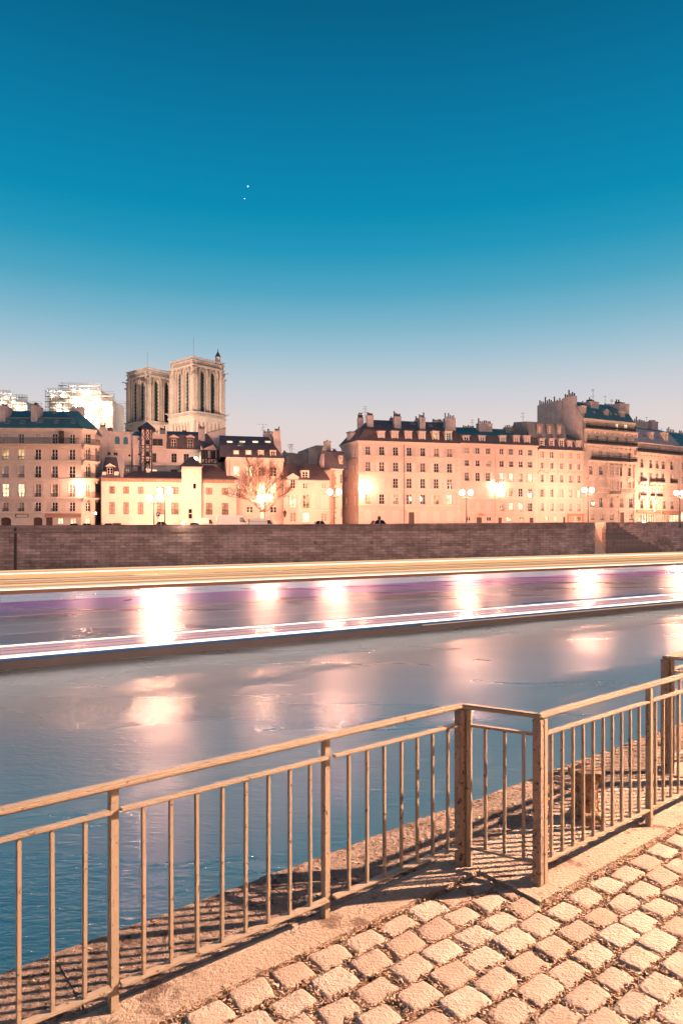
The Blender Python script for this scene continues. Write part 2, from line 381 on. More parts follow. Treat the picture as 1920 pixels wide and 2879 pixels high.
# dark vertical gutter, joint, mooring rings, sewer arch
p, d = wall_at_px(43); mb = MB(); n = Vector((-d.y,d.x,0))
mb.bar((p-n*-.07).to_tuple()[:2]+(WZ-.5,), (p-n*-.07).to_tuple()[:2]+(p.z-.3,), .32, .16, up=n)
M['wetstone'] = mat('wet_black_stone', (.05,.035,.035), .6, 4, .3)
part('gutter', mb, M['wetstone'], qw)
M['rust'] = mat('rusty_iron', (.12,.06,.04), .8, 3, .3)
for px, py in ((83,1580),(175,1535),(269,1579),(547,1528),(357,1531),(719,1527),(887,1526),(1045,1525),(1240,1523),(1487,1517)):
    p, d = wall_at_px(px); n = Vector((-d.y,d.x,0)); c = Vector((p.x,p.y,CAMZ-(py-HY)/FP*p.y))+n*.06
    mb = MB(); k = 8
    for i in range(k):
        a0, a1 = 2*math.pi*i/k, 2*math.pi*(i+1)/k
        mb.tube(c+d*(.22*math.cos(a0))+Vector((0,0,.22*math.sin(a0))), c+d*(.22*math.cos(a1))+Vector((0,0,.22*math.sin(a1))), .04, n=5)
    part('mooring_ring', mb, M['rust'], qw)
# sewer arch at the right
M['archst'] = mat('dark_arch_stone', (.27,.20,.185), .9, 2, .3)
c = Vector(behind(1903, 3.1)); p, d = wall_at_px(1903); c.z = CAMZ-(1550-HY)/FP*c.y
for i in range(9):
    a0, a1 = math.pi*(i+.06)/9, math.pi*(i+.94)/9; mb = MB(); n = Vector((-d.y,d.x,0))
    pr = []
    for a, r in ((a0,2.0),(a0,2.9),(a1,2.9),(a1,2.0)): pr.append(c+d*(r*math.cos(a))+Vector((0,0,r*math.sin(a))))
    k = len(mb.v); mb.v += [tuple(q-n*.08) for q in pr]+[tuple(q+n*.2) for q in pr]
    for f in ((0,1,2,3),(7,6,5,4),(0,4,5,1),(1,5,6,2),(2,6,7,3),(3,7,4,0)): mb.f.append(tuple(k+j for j in f)); mb.mi.append(0)
    part('arch_stone', mb, M['archst'], qw)

M['asphalt'] = mat('street_asphalt', (.06,.055,.055), .9, .5, .2, 8, .2)
M['earth'] = mat('island_ground', (.09,.08,.075), .95, .05, .2)
mb = MB(); inner = [];outer = []
allp = [WALL[0], WALL[1], WALL[2], WALL[3], wpt(PXA-6)]
for i, p in enumerate(allp):
    n = Vector((-.25,.97,0)) if i < 3 else Vector((-.42,.9,0))
    inner.append((p[0]+n.x*.3, p[1]+n.y*.3, p[2]-1.05)); outer.append((p[0]+n.x*60, p[1]+n.y*60, p[2]-1.05))
for i, p in enumerate(secC[0:]):
    inner.append((p[0]-.2, p[1]+.4, p[2]-1.05)); outer.append((p[0]-.42*57, p[1]+.9*57, p[2]-1.05))
for i in range(len(inner)-1): mb.quad(inner[i], inner[i+1], outer[i+1], outer[i])
tag(part('street', mb, M['asphalt']), kind='structure')
mb = MB(); mb.prism([(-900,73+40),(-150,73+40),(-60,130),(0,145),(60,170),(150,225),(1500,900),(1500,1800),(-900,1800)], 'z', -6, 1.05)
tag(part('island_ground', mb, M['earth']), kind='structure')

# ------------------------------------------------------------------ near bank: quay kerb, concrete strip, paving bed
RD = Vector((.786,.618,0)).normalized(); RN = Vector((RD.y,-RD.x,0))      # along the railing; towards the land
P1 = Vector((-.947,2.833,0)); P2 = P1+RD*1.10; P3 = Vector((.716,4.07,0))
P4 = Vector((1.119,3.848,0)); P5 = Vector((2.66,5.6,0)); P6 = P5+(P4-P3)
def rl(t, off): return P1+RD*t+RN*off          # along / across the railing line
T3 = (P3-P1).dot(RD); T4 = (P4-P1).dot(RD); T5 = (P5-P1).dot(RD); OFF = (P4-P3).dot(RN)
M['kerb'] = mat('rough_quay_stone', (.26,.185,.15), .95, 3, .22, 30, .3, bump=2.2, bs=22, stain=.6, stain_scale=9, stain_col=(.09,.055,.045))
M['concrete'] = mat('sandy_concrete', (.44,.33,.26), .95, 1.2, .16, 45, .22, bump=1.3, bs=50, stain=.5, stain_scale=4.5, stain_col=(.2,.13,.1))
M['bed'] = mat('dry_joint_earth', (.27,.18,.13), 1, 10, .4, 60, .4, bump=2, bs=50)
M['cobble'] = mat('granite_cobble', (.45,.335,.275), .85, 2.2, .14, 90, .25, bump=.9, bs=48)
def slab(name, poly, z0, z1, m, sub=0):
    mb = MB(); mb.prism([(p.x,p.y) for p in poly], 'z', z0, z1)
    return tag(part(name, mb, m), kind='structure')
# the quay edge: big kerb stones, irregular front line
kp = []
mbk = None
quay_edge = link('quay_edge', None, None, (0,0,0)); tag(quay_edge, kind='structure')
t = -6.0; rk = random.Random(3)
while t < 16:
    L = rk.uniform(.9, 1.5); mb = MB()
    wob = [rk.uniform(-.012,.012) for _ in range(7)]
    front = [rl(t+.002+(L-.004)*i/6, -.545+wob[i]) for i in range(7)]
    inn = OFF+.02 if (t+L > T3-.3 and t < T5+.3) else -.03
    back = [rl(t+L-.002, -.052), rl(t+.002, -.052)]
    z1 = -.003+rk.uniform(-.004,.004)
    mb.prism([(p.x,p.y) for p in front+back], 'z', -.6, z1)
    part('kerb_stone', mb, M['kerb'], quay_edge)
    mb = MB(); mb.prism([(p.x,p.y) for p in (rl(t-.02,-.535), rl(t+.02,-.535), rl(t+.02,-.06), rl(t-.02,-.06))], 'z', -.5, -.0055); part('mortar_joint', mb, M['bed'], quay_edge); t += L
slab('quay_side', [rl(-6,-.53), rl(16,-.53), rl(16,-.056), rl(-6,-.056)], WZ-1.5, -.61, M['quay_stone'])
slab('concrete_strip', [rl(-6,-.048), rl(T3+.06,-.048), rl(T3+.06,-.04), rl(T5-.05,-.04), rl(T5-.05,-.048), rl(16,-.048), rl(16,.17),
      rl(T5+.28,.17), rl(T5+.28,OFF+.17), rl(T4-.16,OFF+.17), rl(T4-.16,.17), rl(-6,.17)], -.5, 0, M['concrete'])
slab('paving_bed', [rl(-9,.05), rl(30,.05), rl(30,25), rl(-9,25)], -.6, -.034, M['bed'])
slab('quay_core', [rl(-9,-.5), rl(30,-.5), rl(30,26), rl(-9,26)], WZ-1.5, -.62, M['bed'])
slab('lower_quay', [rl(-6,3.2), rl(16,3.2), rl(16,25), rl(-6,25)], -.03, -.004, M['concrete'])

# cobbles: courses along the railing, each stone its own object
def cobble_mesh(seed):
    rr = random.Random(seed); n = 8; m_ = 6; Lx, Ly = .202, .140; mb = bmesh.new()
    from mathutils import noise as nz
    hx, hy = Lx/2, Ly/2; grid = []
    sk = rr.uniform(-.006,.006); tx = rr.uniform(-.035,.035); ty = rr.uniform(-.035,.035); rough = rr.choice((.0010,.0018,.0030))
    corner = [rr.uniform(-.011,.008) for _ in range(4)]
    us = [-1,-.93,-.78,-.45,-.15,.15,.45,.78,.93,1]; N = len(us)
    for j in range(N):
        row = []
        for i in range(N):
            u, v = us[i], us[j]
            d = max(abs(u), abs(v)); r = (abs(u)**9+abs(v)**9)**(1/9)
            k = d/r if r > 0 else 1
            cx = (corner[0]*(1-u)*(1-v)+corner[1]*(1+u)*(1-v)+corner[2]*(1+u)*(1+v)+corner[3]*(1-u)*(1+v))/4
            x = u*k*(hx+cx)+sk*v; y = v*k*(hy+cx)
            edge = max(abs(u), abs(v)); z = 0
            if edge > .9: z = -.0045
            elif edge > .75: z = -.0006
            if edge >= 1: z = -.026
            p = Vector((x*40+seed*7, y*40, seed*3.1))
            z += rough*nz.noise(p*.6)*1.6+rough*nz.noise(p*1.9)*1.0 + tx*x+ty*y
            if edge > .9:
                w = 1+.06*nz.noise(p*.5+Vector((9,0,0))); x *= w; y *= w
            row.append(mb.verts.new((x, y, z)))
        grid.append(row)
    for j in range(N-1):
        for i in range(N-1): mb.faces.new((grid[j][i], grid[j][i+1], grid[j+1][i+1], grid[j+1][i]))
    ring = [grid[0][i] for i in range(N)]+[grid[j][N-1] for j in range(1,N)]+[grid[N-1][i] for i in range(N-2,-1,-1)]+[grid[j][0] for j in range(N-2,0,-1)]
    low = [mb.verts.new((v.co.x*1.03, v.co.y*1.03, -.09)) for v in ring]
    for i in range(len(ring)):
        j = (i+1) % len(ring); mb.faces.new((ring[j], ring[i], low[i], low[j]))
    me = bpy.data.meshes.new('cobblestone'); mb.to_mesh(me); mb.free()
    for p in me.polygons: p.use_smooth = True
    return me
cob_mats = [M['cobble'], mat('rosy_granite_cobble', (.41,.29,.235), .85, 2.2, .12, 90, .25, bump=.8, bs=55), mat('pale_granite_cobble', (.50,.385,.32), .85, 2.2, .12, 90, .25, bump=1.1, bs=42)]
cms = []
for i in range(15):
    me = cobble_mesh(i+1); me.materials.append(cob_mats[(0,0,2,0,1,0,2,0,0,1,2,0,0,1,0)[i]]); cms.append(me)
pave = link('cobbled_quay', None, None, (0,0,0)); tag(pave, kind='structure')
COB = []
rc = random.Random(11)
ang = math.atan2(RD.y, RD.x)
cands = []
row = 0; off = .17+.085; FILL = []; last = None
while off < 3.15:
    t = -1.6+(.115*row) % .212
    while t < 6.4:
        c = rl(t+rc.uniform(-.008,.008), off+rc.uniform(-.006,.006))
        inrec = T4-.265 < t < T5+.385 and off < OFF+.17+.07
        if not inrec:
            vis = c.y > .3 and abs(c.x/max(c.y,.1)) < .75 and c.y > 2.3
            cands.append((0 if vis else 1, (c-Vector((.9,3.2,0))).length, c))
        if not inrec and off < OFF+.24: last = t
        elif inrec and last is not None:
            gap = (T4-.168)-(last+.104)
            if gap > .05: FILL.append((rl(last+.106+gap/2, off), gap/.21))
            last = None
        t += .212
    off += .150; row += 1
cands.sort(key=lambda q: (q[0], q[1]))
for k, (_, _, c) in enumerate(cands[:290]):
    o = link('cobblestone', rc.choice(cms), pave, (c.x, c.y, -.012+rc.uniform(-.009,.006)), (rc.uniform(-.035,.035), rc.uniform(-.035,.035), ang+rc.choice((0,math.pi))+rc.uniform(-.05,.05)))
    o.scale = (rc.uniform(.9,1.04), rc.uniform(.92,1.06), 1); COB.append(c)
for c, s_ in FILL:
    o = link('cobblestone', cms[4], pave, (c.x, c.y, -.016), (0,0,ang)); o.scale = (s_, .98, 1)
rest = cands[290:]
if rest:
    bm = bmesh.new()
    for _, _, c in rest:
        me = cms[rc.randrange(len(cms))]; tmp = me.copy(); tmp.transform(Matrix.Translation((c.x,c.y,-.012)) @ Matrix.Rotation(ang,4,'Z')); bm.from_mesh(tmp); bpy.data.meshes.remove(tmp)
    me = bpy.data.meshes.new('cobblestones_beyond'); bm.to_mesh(me); bm.free(); me.materials.append(M['cobble'])
    for p in me.polygons: p.use_smooth = True; p.material_index = 0
    o = link('cobblestones_beyond', me, pave); tag(o, kind='stuff')
# gravel, wood chips and dead leaves caught in the joints and on the kerb
chipm = [mat('pale_gravel', (.50,.38,.30), .9, 20, .2), mat('brown_wood_chip', (.25,.145,.09), .9, 20, .3), mat('tan_wood_chip', (.40,.27,.19), .9, 20, .3)]
mb = MB(); rg = random.Random(5)
def chip(c, s, flat=.5, mi=None):
    a = rg.uniform(0, 6.28); l = s*rg.uniform(.7,2.4); w = s*rg.uniform(.4,.8); h = s*rg.uniform(.25,.6)*flat*2
    d = Vector((math.cos(a), math.sin(a), rg.uniform(-.25,.25))).normalized()*l/2
    k = len(mb.v); mb.bar(c-d, c+d, w, h, rg.choice((0,1,1,2,2)) if mi is None else mi, up=(rg.uniform(-.3,.3), rg.uniform(-.3,.3), 1))
    for i in range(k, len(mb.v)): mb.v[i] = tuple(x+rg.uniform(-.15,.15)*s for x in mb.v[i])
def injoint(c):
    q = c-P1; t_, o_ = q.dot(RD), q.dot(RN); r_ = (o_-.255)/.150; row_ = round(r_)
    fo = abs(r_-row_)*.150
    tt = (t_+1.6-(.115*row_) % .212)/.212; ft = abs(tt-round(tt))*.212
    return fo > .060 or ft > .090
n = 0
while n < 13000:
    Y = rg.uniform(2.5, 5.2); c = Vector((rg.uniform(-.62,.62)*Y, Y, 0)); q = c-P1; t_, o_ = q.dot(RD), q.dot(RN)
    if o_ < .165 or o_ > 3: continue
    if T4-.17 < t_ < T5+.29 and o_ < OFF+.165: continue
    if not injoint(c): continue
    n += 1; c.z = -.021+rg.uniform(-.008,.008)
    chip(c, rg.uniform(.005,.0115))
for i in range(260):      # a few on top of stones and strip
    Y = rg.uniform(2.6, 5.0); c = Vector((rg.uniform(-.5,.55)*Y, Y, .004)); q = c-P1
    if -.04 < q.dot(RN): chip(c, rg.uniform(.004,.009), .4)
for i in range(520):      # litter on the kerb stones outside the railing
    c = rl(rg.uniform(-1.6,6.5), rg.choice((rg.uniform(-.52,-.06), rg.uniform(-.52,-.3)))); c.z = .004
    chip(c, rg.uniform(.004,.013), .5, rg.choice((0,1,2,1)))
for i in range(260):
    c = rl(rg.uniform(T3,T5+1), rg.uniform(-.04,OFF+.12)); c.z = .004
    chip(c, rg.uniform(.003,.008), .4)
for i in range(900):      # crumbs along the ragged edge between strip and cobbles
    t_ = rg.uniform(-.4,5); inr = T4-.17 < t_ < T5+.29; c = rl(t_, (OFF if inr else 0)+.165+abs(rg.gauss(0,.018))-.012); c.z = rg.uniform(-.012,.002)
    chip(c, rg.uniform(.004,.011))
tag(part('wood_chips_and_gravel', mb, chipm), kind='stuff')

# our own bank behind the photographer: retaining wall, upper street, and unseen lamps added as warm fill
WO = 12.0
rw = thing('retaining_wall', 'tall stone retaining wall at the back of the near quay', 'wall', rl(8,WO))
o_ = rl(8,WO); q = [rl(-90,WO)-o_, rl(110,WO)-o_, rl(110,WO+1)-o_, rl(-90,WO+1)-o_]
mb = MB(); mb.prism([(p.x,p.y) for p in q], 'z', -.5, 7.6); part('wall_face', mb, M['stair'], rw)
slab('upper_street', [rl(-90,WO+1.02), rl(110,WO+1.02), rl(110,WO+40), rl(-90,WO+40)], -.55, 6.5, M['asphalt'])
mbp = MB(); mbp.lathe([(.2,0),(.2,.5),(.12,.7),(.07,1.2),(.05,7.6)], n=10); mbp.lathe([(.05,8.4),(.40,8.5),(.08,8.8)], n=10); mbp.lathe([(.05,7.6),(.3,7.7),(.3,7.72),(.05,7.73)], n=10)
mp2 = mbp.mesh('post', [M['post']])
for t_ in range(-70, 91, 40):
    p = rl(t_, WO+14); r_ = thing('upper_quay_fill_lamp', ('leftmost','second','middle','fourth','rightmost')[(t_+70)//40]+' unseen fill lamp from the left on the near upper street', 'street lamp', (p.x,p.y,6.5), 0, 'fill lamps added on the near upper street')
    link('post', mp2, r_); l_ = bpy.data.lights.new('lamp_light', 'POINT'); l_.energy = 52000; l_.color = (1.0,.52,.30); l_.shadow_soft_size = .2; link('lamp_light', l_, r_, (0,0,8.08))
# ------------------------------------------------------------------ railings on the near quay
def rail_material():
    m = mat('rust_spotted_tan_paint', (.35,.27,.20), .38, 5, .05, 40, .05, bump=.1, bs=60, spec=.5, stain=.18, stain_scale=34, stain_col=(.10,.05,.03))
    return m
M['rail'] = rail_material()
M['rail_foot'] = mat('rust_eaten_post_paint', (.36,.25,.19), .65, 6, .2, 40, .2, bump=.6, bs=45, stain=.45, stain_scale=28, stain_col=(.07,.035,.022))
def bevel_bar(name, p, q, w, h, m, parent, base, bev=.005, up=(0,0,1)):
    mb = MB(); mb.bar(Vector(p)-base, Vector(q)-base, w, h, up=up)
    me = mb.mesh(name, [m]); bm = bmesh.new(); bm.from_mesh(me)
    bmesh.ops.bevel(bm, geom=list(bm.edges), offset=bev, segments=2, affect='EDGES'); bm.to_mesh(me); bm.free()
    return link(name, me, parent)
Zv = Vector((0,0,1)); HT = .955; HM = .835; HB = .113
rr2 = random.Random(21)
def railing(label, runs, posts):
    base = posts[0][0].copy(); root = thing('quay_railing', label, 'railing', base, 0, 'steel railings along the quay edge')
    for p, w, d in posts:
        dd = d.normalized(); nn = Vector((dd.y,-dd.x,0))
        if w > .06:
            bevel_bar('post', p-dd*.019+Zv*-.02, p-dd*.019+Zv*(HT-.028), .036, .055, M['rail_foot'], root, base, .004, up=nn)
            bevel_bar('post', p+dd*.019+Zv*-.02, p+dd*.019+Zv*(HT-.028), .036, .055, M['rail'], root, base, .004, up=nn)
        else:
            bevel_bar('post', p+Zv*-.02, p+Zv*(HT-.028), w, w, M['rail'], root, base, .004, up=nn)
    for a, b, first, pitch, stops in runs:
        d = (b-a).normalized(); nn = Vector((d.y,-d.x,0)); L = (b-a).length
        bevel_bar('top_rail', a+Zv*(HT-.012)-d*.025, b+Zv*(HT-.012)+d*.025, .052, .027, M['rail'], root, base, .009)
        cuts = [0]+list(stops)+[L]
        for s0, s1 in zip(cuts, cuts[1:]):
            bevel_bar('mid_rail', a+d*(s0+.02)+Zv*HM, a+d*(s1-.02)+Zv*HM, .036, .015, M['rail'], root, base, .004)
            bevel_bar('bottom_rail', a+d*(s0+.02)+Zv*HB, a+d*(s1-.02)+Zv*HB, .042, .012, M['rail'], root, base, .003)
        s = first
        while s < L-.04:
            if min([abs(s-c) for c in cuts]) > .05:
                lean = rr2.uniform(-.003,.003)
                bevel_bar('baluster', a+d*s+Zv*(HB+.004), a+d*(s+lean)+Zv*(HM-.006), .0178, .0178, M['rail'], root, base, .003, up=nn)
            s += pitch
    return root
T2 = 1.10
P0 = P1-RD*1.06; Pm = P1-RD*2.1
r1 = railing('long tan steel railing on the left with three posts seen along the water', 
    [(Pm, P3, .02, .1222, [ (P0-Pm).length, (P1-Pm).length, (P2-Pm).length ])],
    [(P1,.037,RD),(P0,.037,RD),(P2,.037,RD),(P3,.074,RD),(Pm,.037,RD)])
dg = (P4-P3).normalized()
r2 = railing('short three-bar return panel of the railing between the two corner posts', [(P3+dg*.03, P4-dg*.02, .115, .111, [])], [(P3+dg*.046,.03,dg)])
PR = P4+RD*1.21
r3 = railing('tan steel railing on the right, set back around the mooring bollard', 
    [(P4, P6, .105, .108, [1.21])], [(P4,.074,RD),(PR,.037,RD),(P6,.074,RD)])
dg2 = (P6-P5).normalized()
r4 = railing('far railing at the right edge of the photo beyond the set back section', [(P5, P5+RD*3.3, .11, .1222, [1.1,2.2])], [(P5,.07,RD),(P5+RD*1.1,.037,RD),(P5+RD*2.2,.037,RD),(P5+RD*3.3,.037,RD)])
r5 = railing('short return panel at the right edge joining the far railing', [(P5+dg2*.04, P6-dg2*.02, .1, .111, [])], [(P5+dg2*.05,.03,dg2)])
# marker-pen scribbles on two uprights of the right-hand railing
def scribble(p, nrm_, along, w, h, seed, parent, n=9):
    rr = random.Random(seed); mb = MB(); pts = []
    for i in range(n): pts.append(p+along*rr.uniform(-w,w)+Zv*(h*(i/(n-1)-.5)+rr.uniform(-h,h)*.16))
    for a, b in zip(pts, pts[1:]): mb.bar(Vector(a)+nrm_*.0008-parent.location, Vector(b)+nrm_*.0008-parent.location, .0035, .0012, up=nrm_)
    part('pen_scribble', mb, M['iron'], parent)
endn = -RD
scribble(PR+endn*.0235+Zv*.60, endn, RN, .012, .085, 4, r3, 10)
scribble(PR+endn*.0235+Zv*.74, endn, RN, .009, .16, 9, r3, 12)
sb = P4+RD*(.105+.108*8)
scribble(sb+endn*.0118+Zv*.55, endn, RN, .007, .20, 6, r3, 16)
# ------------------------------------------------------------------ mooring bollard
M['bollard'] = mat('rusty_cast_iron', (.30,.17,.09), .65, 4, .35, 30, .3, bump=1, bs=30, spec=.5, stain=.8, stain_scale=14, stain_col=(.09,.04,.025))
bp_ = ground(1647, 2302)
bo = thing('mooring_bollard', 'rusty cast iron mooring bollard with a flat mushroom head behind the right railing', 'bollard', (bp_.x, bp_.y, 0))
mb = MB(); mb.lathe([(.125,0),(.125,.022),(.112,.04),(.112,.055),(.092,.07)], n=24); part('base_flange', mb, M['bollard'], bo, smooth=False)
mb = MB(); mb.lathe([(.088,.06),(.080,.09),(.080,.24),(.086,.27)], n=24); part('column', mb, M['bollard'], bo, smooth=False)
mb = MB(); mb.lathe([(.085,.262),(.105,.285),(.118,.305),(.120,.328),(.112,.342),(.085,.347),(.002,.348)], n=24); part('head', mb, M['bollard'], bo, smooth=False)

# ------------------------------------------------------------------ the street lamp that lights this quay (stands outside the frame)
sl = thing('street_lamp', 'tall street lamp on the near quay whose warm light falls on the railing', 'street lamp', (14,6,0))
mb = MB(); mb.lathe([(.2,0),(.2,.5),(.12,.7),(.07,1.2),(.05,8.3)], n=14); part('post', mb, M['post'], sl)
mb = MB(); mb.lathe([(.05,8.3),(.34,8.85),(.36,8.9),(.1,9.1),(.02,9.25)], n=14); part('hood', mb, M['post'], sl)
mb = MB(); mb.lathe([(.02,8.34),(.06,8.36)], n=14); part('lamp_glass', mb, M['small'], sl)
ld = bpy.data.lights.new('lamp_light', 'POINT'); ld.energy = 54000; ld.color = (1.0,.635,.42); ld.shadow_soft_size = .11
lo = link('lamp_light', ld, sl, (-.62, -.02, 8.5))
mb = MB(); mb.bar((-.05,0,8.62),(-.9,0,8.72),.08,.06); part('arm', mb, M['post'], sl)

# ------------------------------------------------------------------ made-up tour boat; glowing strips and panes imitate a passing boat's light trails
BD = Vector((.865,.502,0)).normalized(); 
A0 = Vector((-14.35,28.7,0)); BASE = A0+BD*18
bt = thing('light_trail_boat', 'very long made-up glass-sided boat carrying light trails as glowing cream, white and violet strips', 'boat', (BASE.x,BASE.y,WZ), math.atan2(BD.y,BD.x))
U0, U1, BW, HWD = -42.0, 48.0, 5.2, 3.4
M['hull'] = mat('slate_boat_hull', (.075,.07,.085), .35, .3, .1, spec=.5)
M['deck'] = mat('varnished_plum_deck', (.16,.11,.16), .22, 1, .1, spec=.8)
M['fascia'] = mat('cream_roof_edge', (.5,.34,.22), .5)
M['fasciad'] = mat('soffit_shadow_brown', (.10,.05,.035), .6)  # brown paints the shadow line under the roof edge
M['boatblue'] = mat('deep_blue_stripe', (.03,.10,.17), .4)
sc_ = lambda n, c, s: emat(n, c, s)
S_cream = sc_('cream_trail_strip', (1,.66,.36), 1.0); S_white = sc_('warm_white_trail_strip', (1,.84,.70), 2.4); S_soft = sc_('soft_peach_trail_strip', (.95,.62,.46), .62); S_lav = sc_('soft_lavender_trail_strip', (.70,.55,.72), .42)  # glowing strips stand in for light trails of a moving boat
S_or = sc_('dull_orange_trail_strip', (.85,.42,.2), .5)
S_violet = sc_('violet_trail_strip', (.62,.30,.78), .5); S_mag = sc_('magenta_trail_strip', (.85,.25,.55), .7); S_blue = sc_('blue_trail_strip', (.05,.20,.6), .5)
S_amber = sc_('amber_trail_glow', (.95,.50,.25), .62)
def bx(name, v0, v1, z0, z1, m, u0=U0, u1=U1):
    mb = MB(); mb.box(u0,u1,v0,v1,z0-WZ,z1-WZ); return part(name, mb, m, bt)
# hull with tapered ends
mb = MB(); w = HWD
sec = lambda u, k, zt: [(u, w/2-k*w/2, zt), (u, w/2+k*w/2, zt), (u, w/2+k*w/2*.8, -.5), (u, w/2-k*w/2*.8, -.5)]
ss = [sec(U0-6,.25,.9), sec(U0-2,.8,.6), sec(U0,1,.5), sec(U1,1,.5), sec(U1+4,.75,.65), sec(U1+9,.06,1.2)]
for a, b in zip(ss, ss[1:]):
    for i in range(4): mb.quad(a[i], b[i], b[(i+1)%4], a[(i+1)%4])
mb.poly(ss[0]); mb.poly(ss[-1]); part('hull', mb, M['hull'], bt)
bx('deck', .2, HWD-.2, -3.495, -3.47, M['deck'])
bx('gunwale', -.04, .10, -3.49, -3.44, M['fascia']); bx('gunwale', HWD-.10, HWD+.04, -3.49, -3.44, M['fascia'])
bx('hull_stripe', -.025, .02, -3.60, -3.52, M['boatblue'])
bx('roof_edge', -.10, .12, -.62, -.18, M['fascia']); bx('roof_edge', BW-.12, BW+.10, -.45, -.10, M['fascia'])
bx('soffit', -.06, .3, -.78, -.625, M['fasciad'])
def strip(v, z, th, m, u0=U0, u1=U1, sag=0, name='trail_strip'):
    mb = MB(); mb.box(u0,u1,v-.03,v+.0,z-th/2-WZ,z+th/2-WZ); return part(name, mb, m, bt)
for z, th, m in ((-.195,.04,S_cream),(-.25,.05,S_soft),(-.33,.03,S_or),(-.40,.06,S_cream),(-.46,.05,S_soft),(-.53,.07,S_cream),(-.585,.04,S_white),(-.615,.02,S_cream)): strip(-.102, z, th, m)
strip(BW+.08, -.085, .04, S_cream); strip(BW+.08, -.15, .05, S_or)
for v, u0_, m in ((1.3,U0,S_cream),(2.2,U0+16,S_white),(2.9,U0+30,S_cream),(3.5,U0+6,S_soft),(4.3,U0,S_cream)):
    mb = MB(); mb.box(u0_,U1,v,v+.05,-.07-WZ,-.035-WZ); part('trail_strip', mb, m, bt)
for z, th, m in ((-2.91,.04,S_lav),(-2.955,.065,S_white),(-2.995,.03,S_soft),(-3.06,.02,S_lav),(-3.15,.025,S_violet),(-3.235,.02,S_soft),(-3.30,.02,S_violet),(-3.355,.03,S_soft),(-3.395,.09,S_white),(-3.452,.035,S_white),(-3.485,.02,S_lav)): strip(-.05, z, th, m)
strip(-.03, -3.56, .03, S_blue, -22, 20); strip(-.03, -3.63, .05, S_soft, 4, U1); strip(-.03, -3.68, .03, S_or, 10, U1)
strip(.02, -1.72, .022, S_mag, U0, 8); strip(.02, -1.66, .015, S_violet, -4, 30)
strip(.015, -2.83, .05, S_blue, 12, 26)
# amber roof panels and tinted side glass glow to imitate the trails' soft haze
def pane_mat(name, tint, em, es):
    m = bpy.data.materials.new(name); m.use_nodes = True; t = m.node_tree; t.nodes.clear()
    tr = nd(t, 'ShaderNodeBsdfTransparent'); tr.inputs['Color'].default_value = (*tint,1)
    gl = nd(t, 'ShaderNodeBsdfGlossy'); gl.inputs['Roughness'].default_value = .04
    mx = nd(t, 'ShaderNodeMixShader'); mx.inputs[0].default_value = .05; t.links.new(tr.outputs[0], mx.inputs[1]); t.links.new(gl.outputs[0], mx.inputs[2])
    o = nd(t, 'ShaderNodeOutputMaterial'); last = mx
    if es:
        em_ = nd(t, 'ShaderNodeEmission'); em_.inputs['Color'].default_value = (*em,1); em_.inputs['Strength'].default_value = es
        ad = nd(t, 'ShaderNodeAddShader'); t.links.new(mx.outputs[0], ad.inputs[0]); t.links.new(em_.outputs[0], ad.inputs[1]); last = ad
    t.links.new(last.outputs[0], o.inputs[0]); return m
G_clear = pane_mat('clear_boat_glass', (.97,.96,.975), None, 0)
G_violet = pane_mat('violet_trail_glow_glass', (.93,.86,.95), (.50,.18,.58), .10)
G_pale = pane_mat('pale_trail_glow_glass', (.95,.95,.97), (.60,.62,.74), .20)
n = 30; L = (U1-U0)/n
mbp = MB(); mbp.box(.02, L-.02, .13, BW-.13, -.16-WZ, -.13-WZ); mp_ = mbp.mesh('roof_glow_panel', [pane_mat('amber_trail_glow_glass', (.93,.82,.70), (.95,.50,.25), .38)])
mbg = MB(); mbg.box(.01, L-.01, .03, .045, -3.43-WZ, -2.945-WZ); ml = mbg.mesh('glass_pane', [pane_mat('peach_trail_glow_glass', (.9,.86,.86), (.86,.55,.52), .30)])
mbg = MB(); mbg.box(.01, L-.01, .03, .045, -2.94-WZ, -1.52-WZ); mg = mbg.mesh('glass_pane', [G_clear])
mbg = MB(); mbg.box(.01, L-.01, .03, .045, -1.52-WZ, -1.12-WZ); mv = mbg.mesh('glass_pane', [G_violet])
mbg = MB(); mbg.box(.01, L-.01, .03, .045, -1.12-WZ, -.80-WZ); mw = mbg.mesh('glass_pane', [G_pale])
mbg = MB(); mbg.box(.01, L-.01, HWD-.045, HWD-.03, -3.43-WZ, -.17-WZ); mf = mbg.mesh('glass_pane', [G_clear])
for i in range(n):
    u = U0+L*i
    for nm, me in (('roof_glow_panel', mp_), ('glass_pane', ml), ('glass_pane', mg), ('glass_pane', mv), ('glass_pane', mw), ('glass_pane', mf)): link(nm, me, bt, (u,0,0))
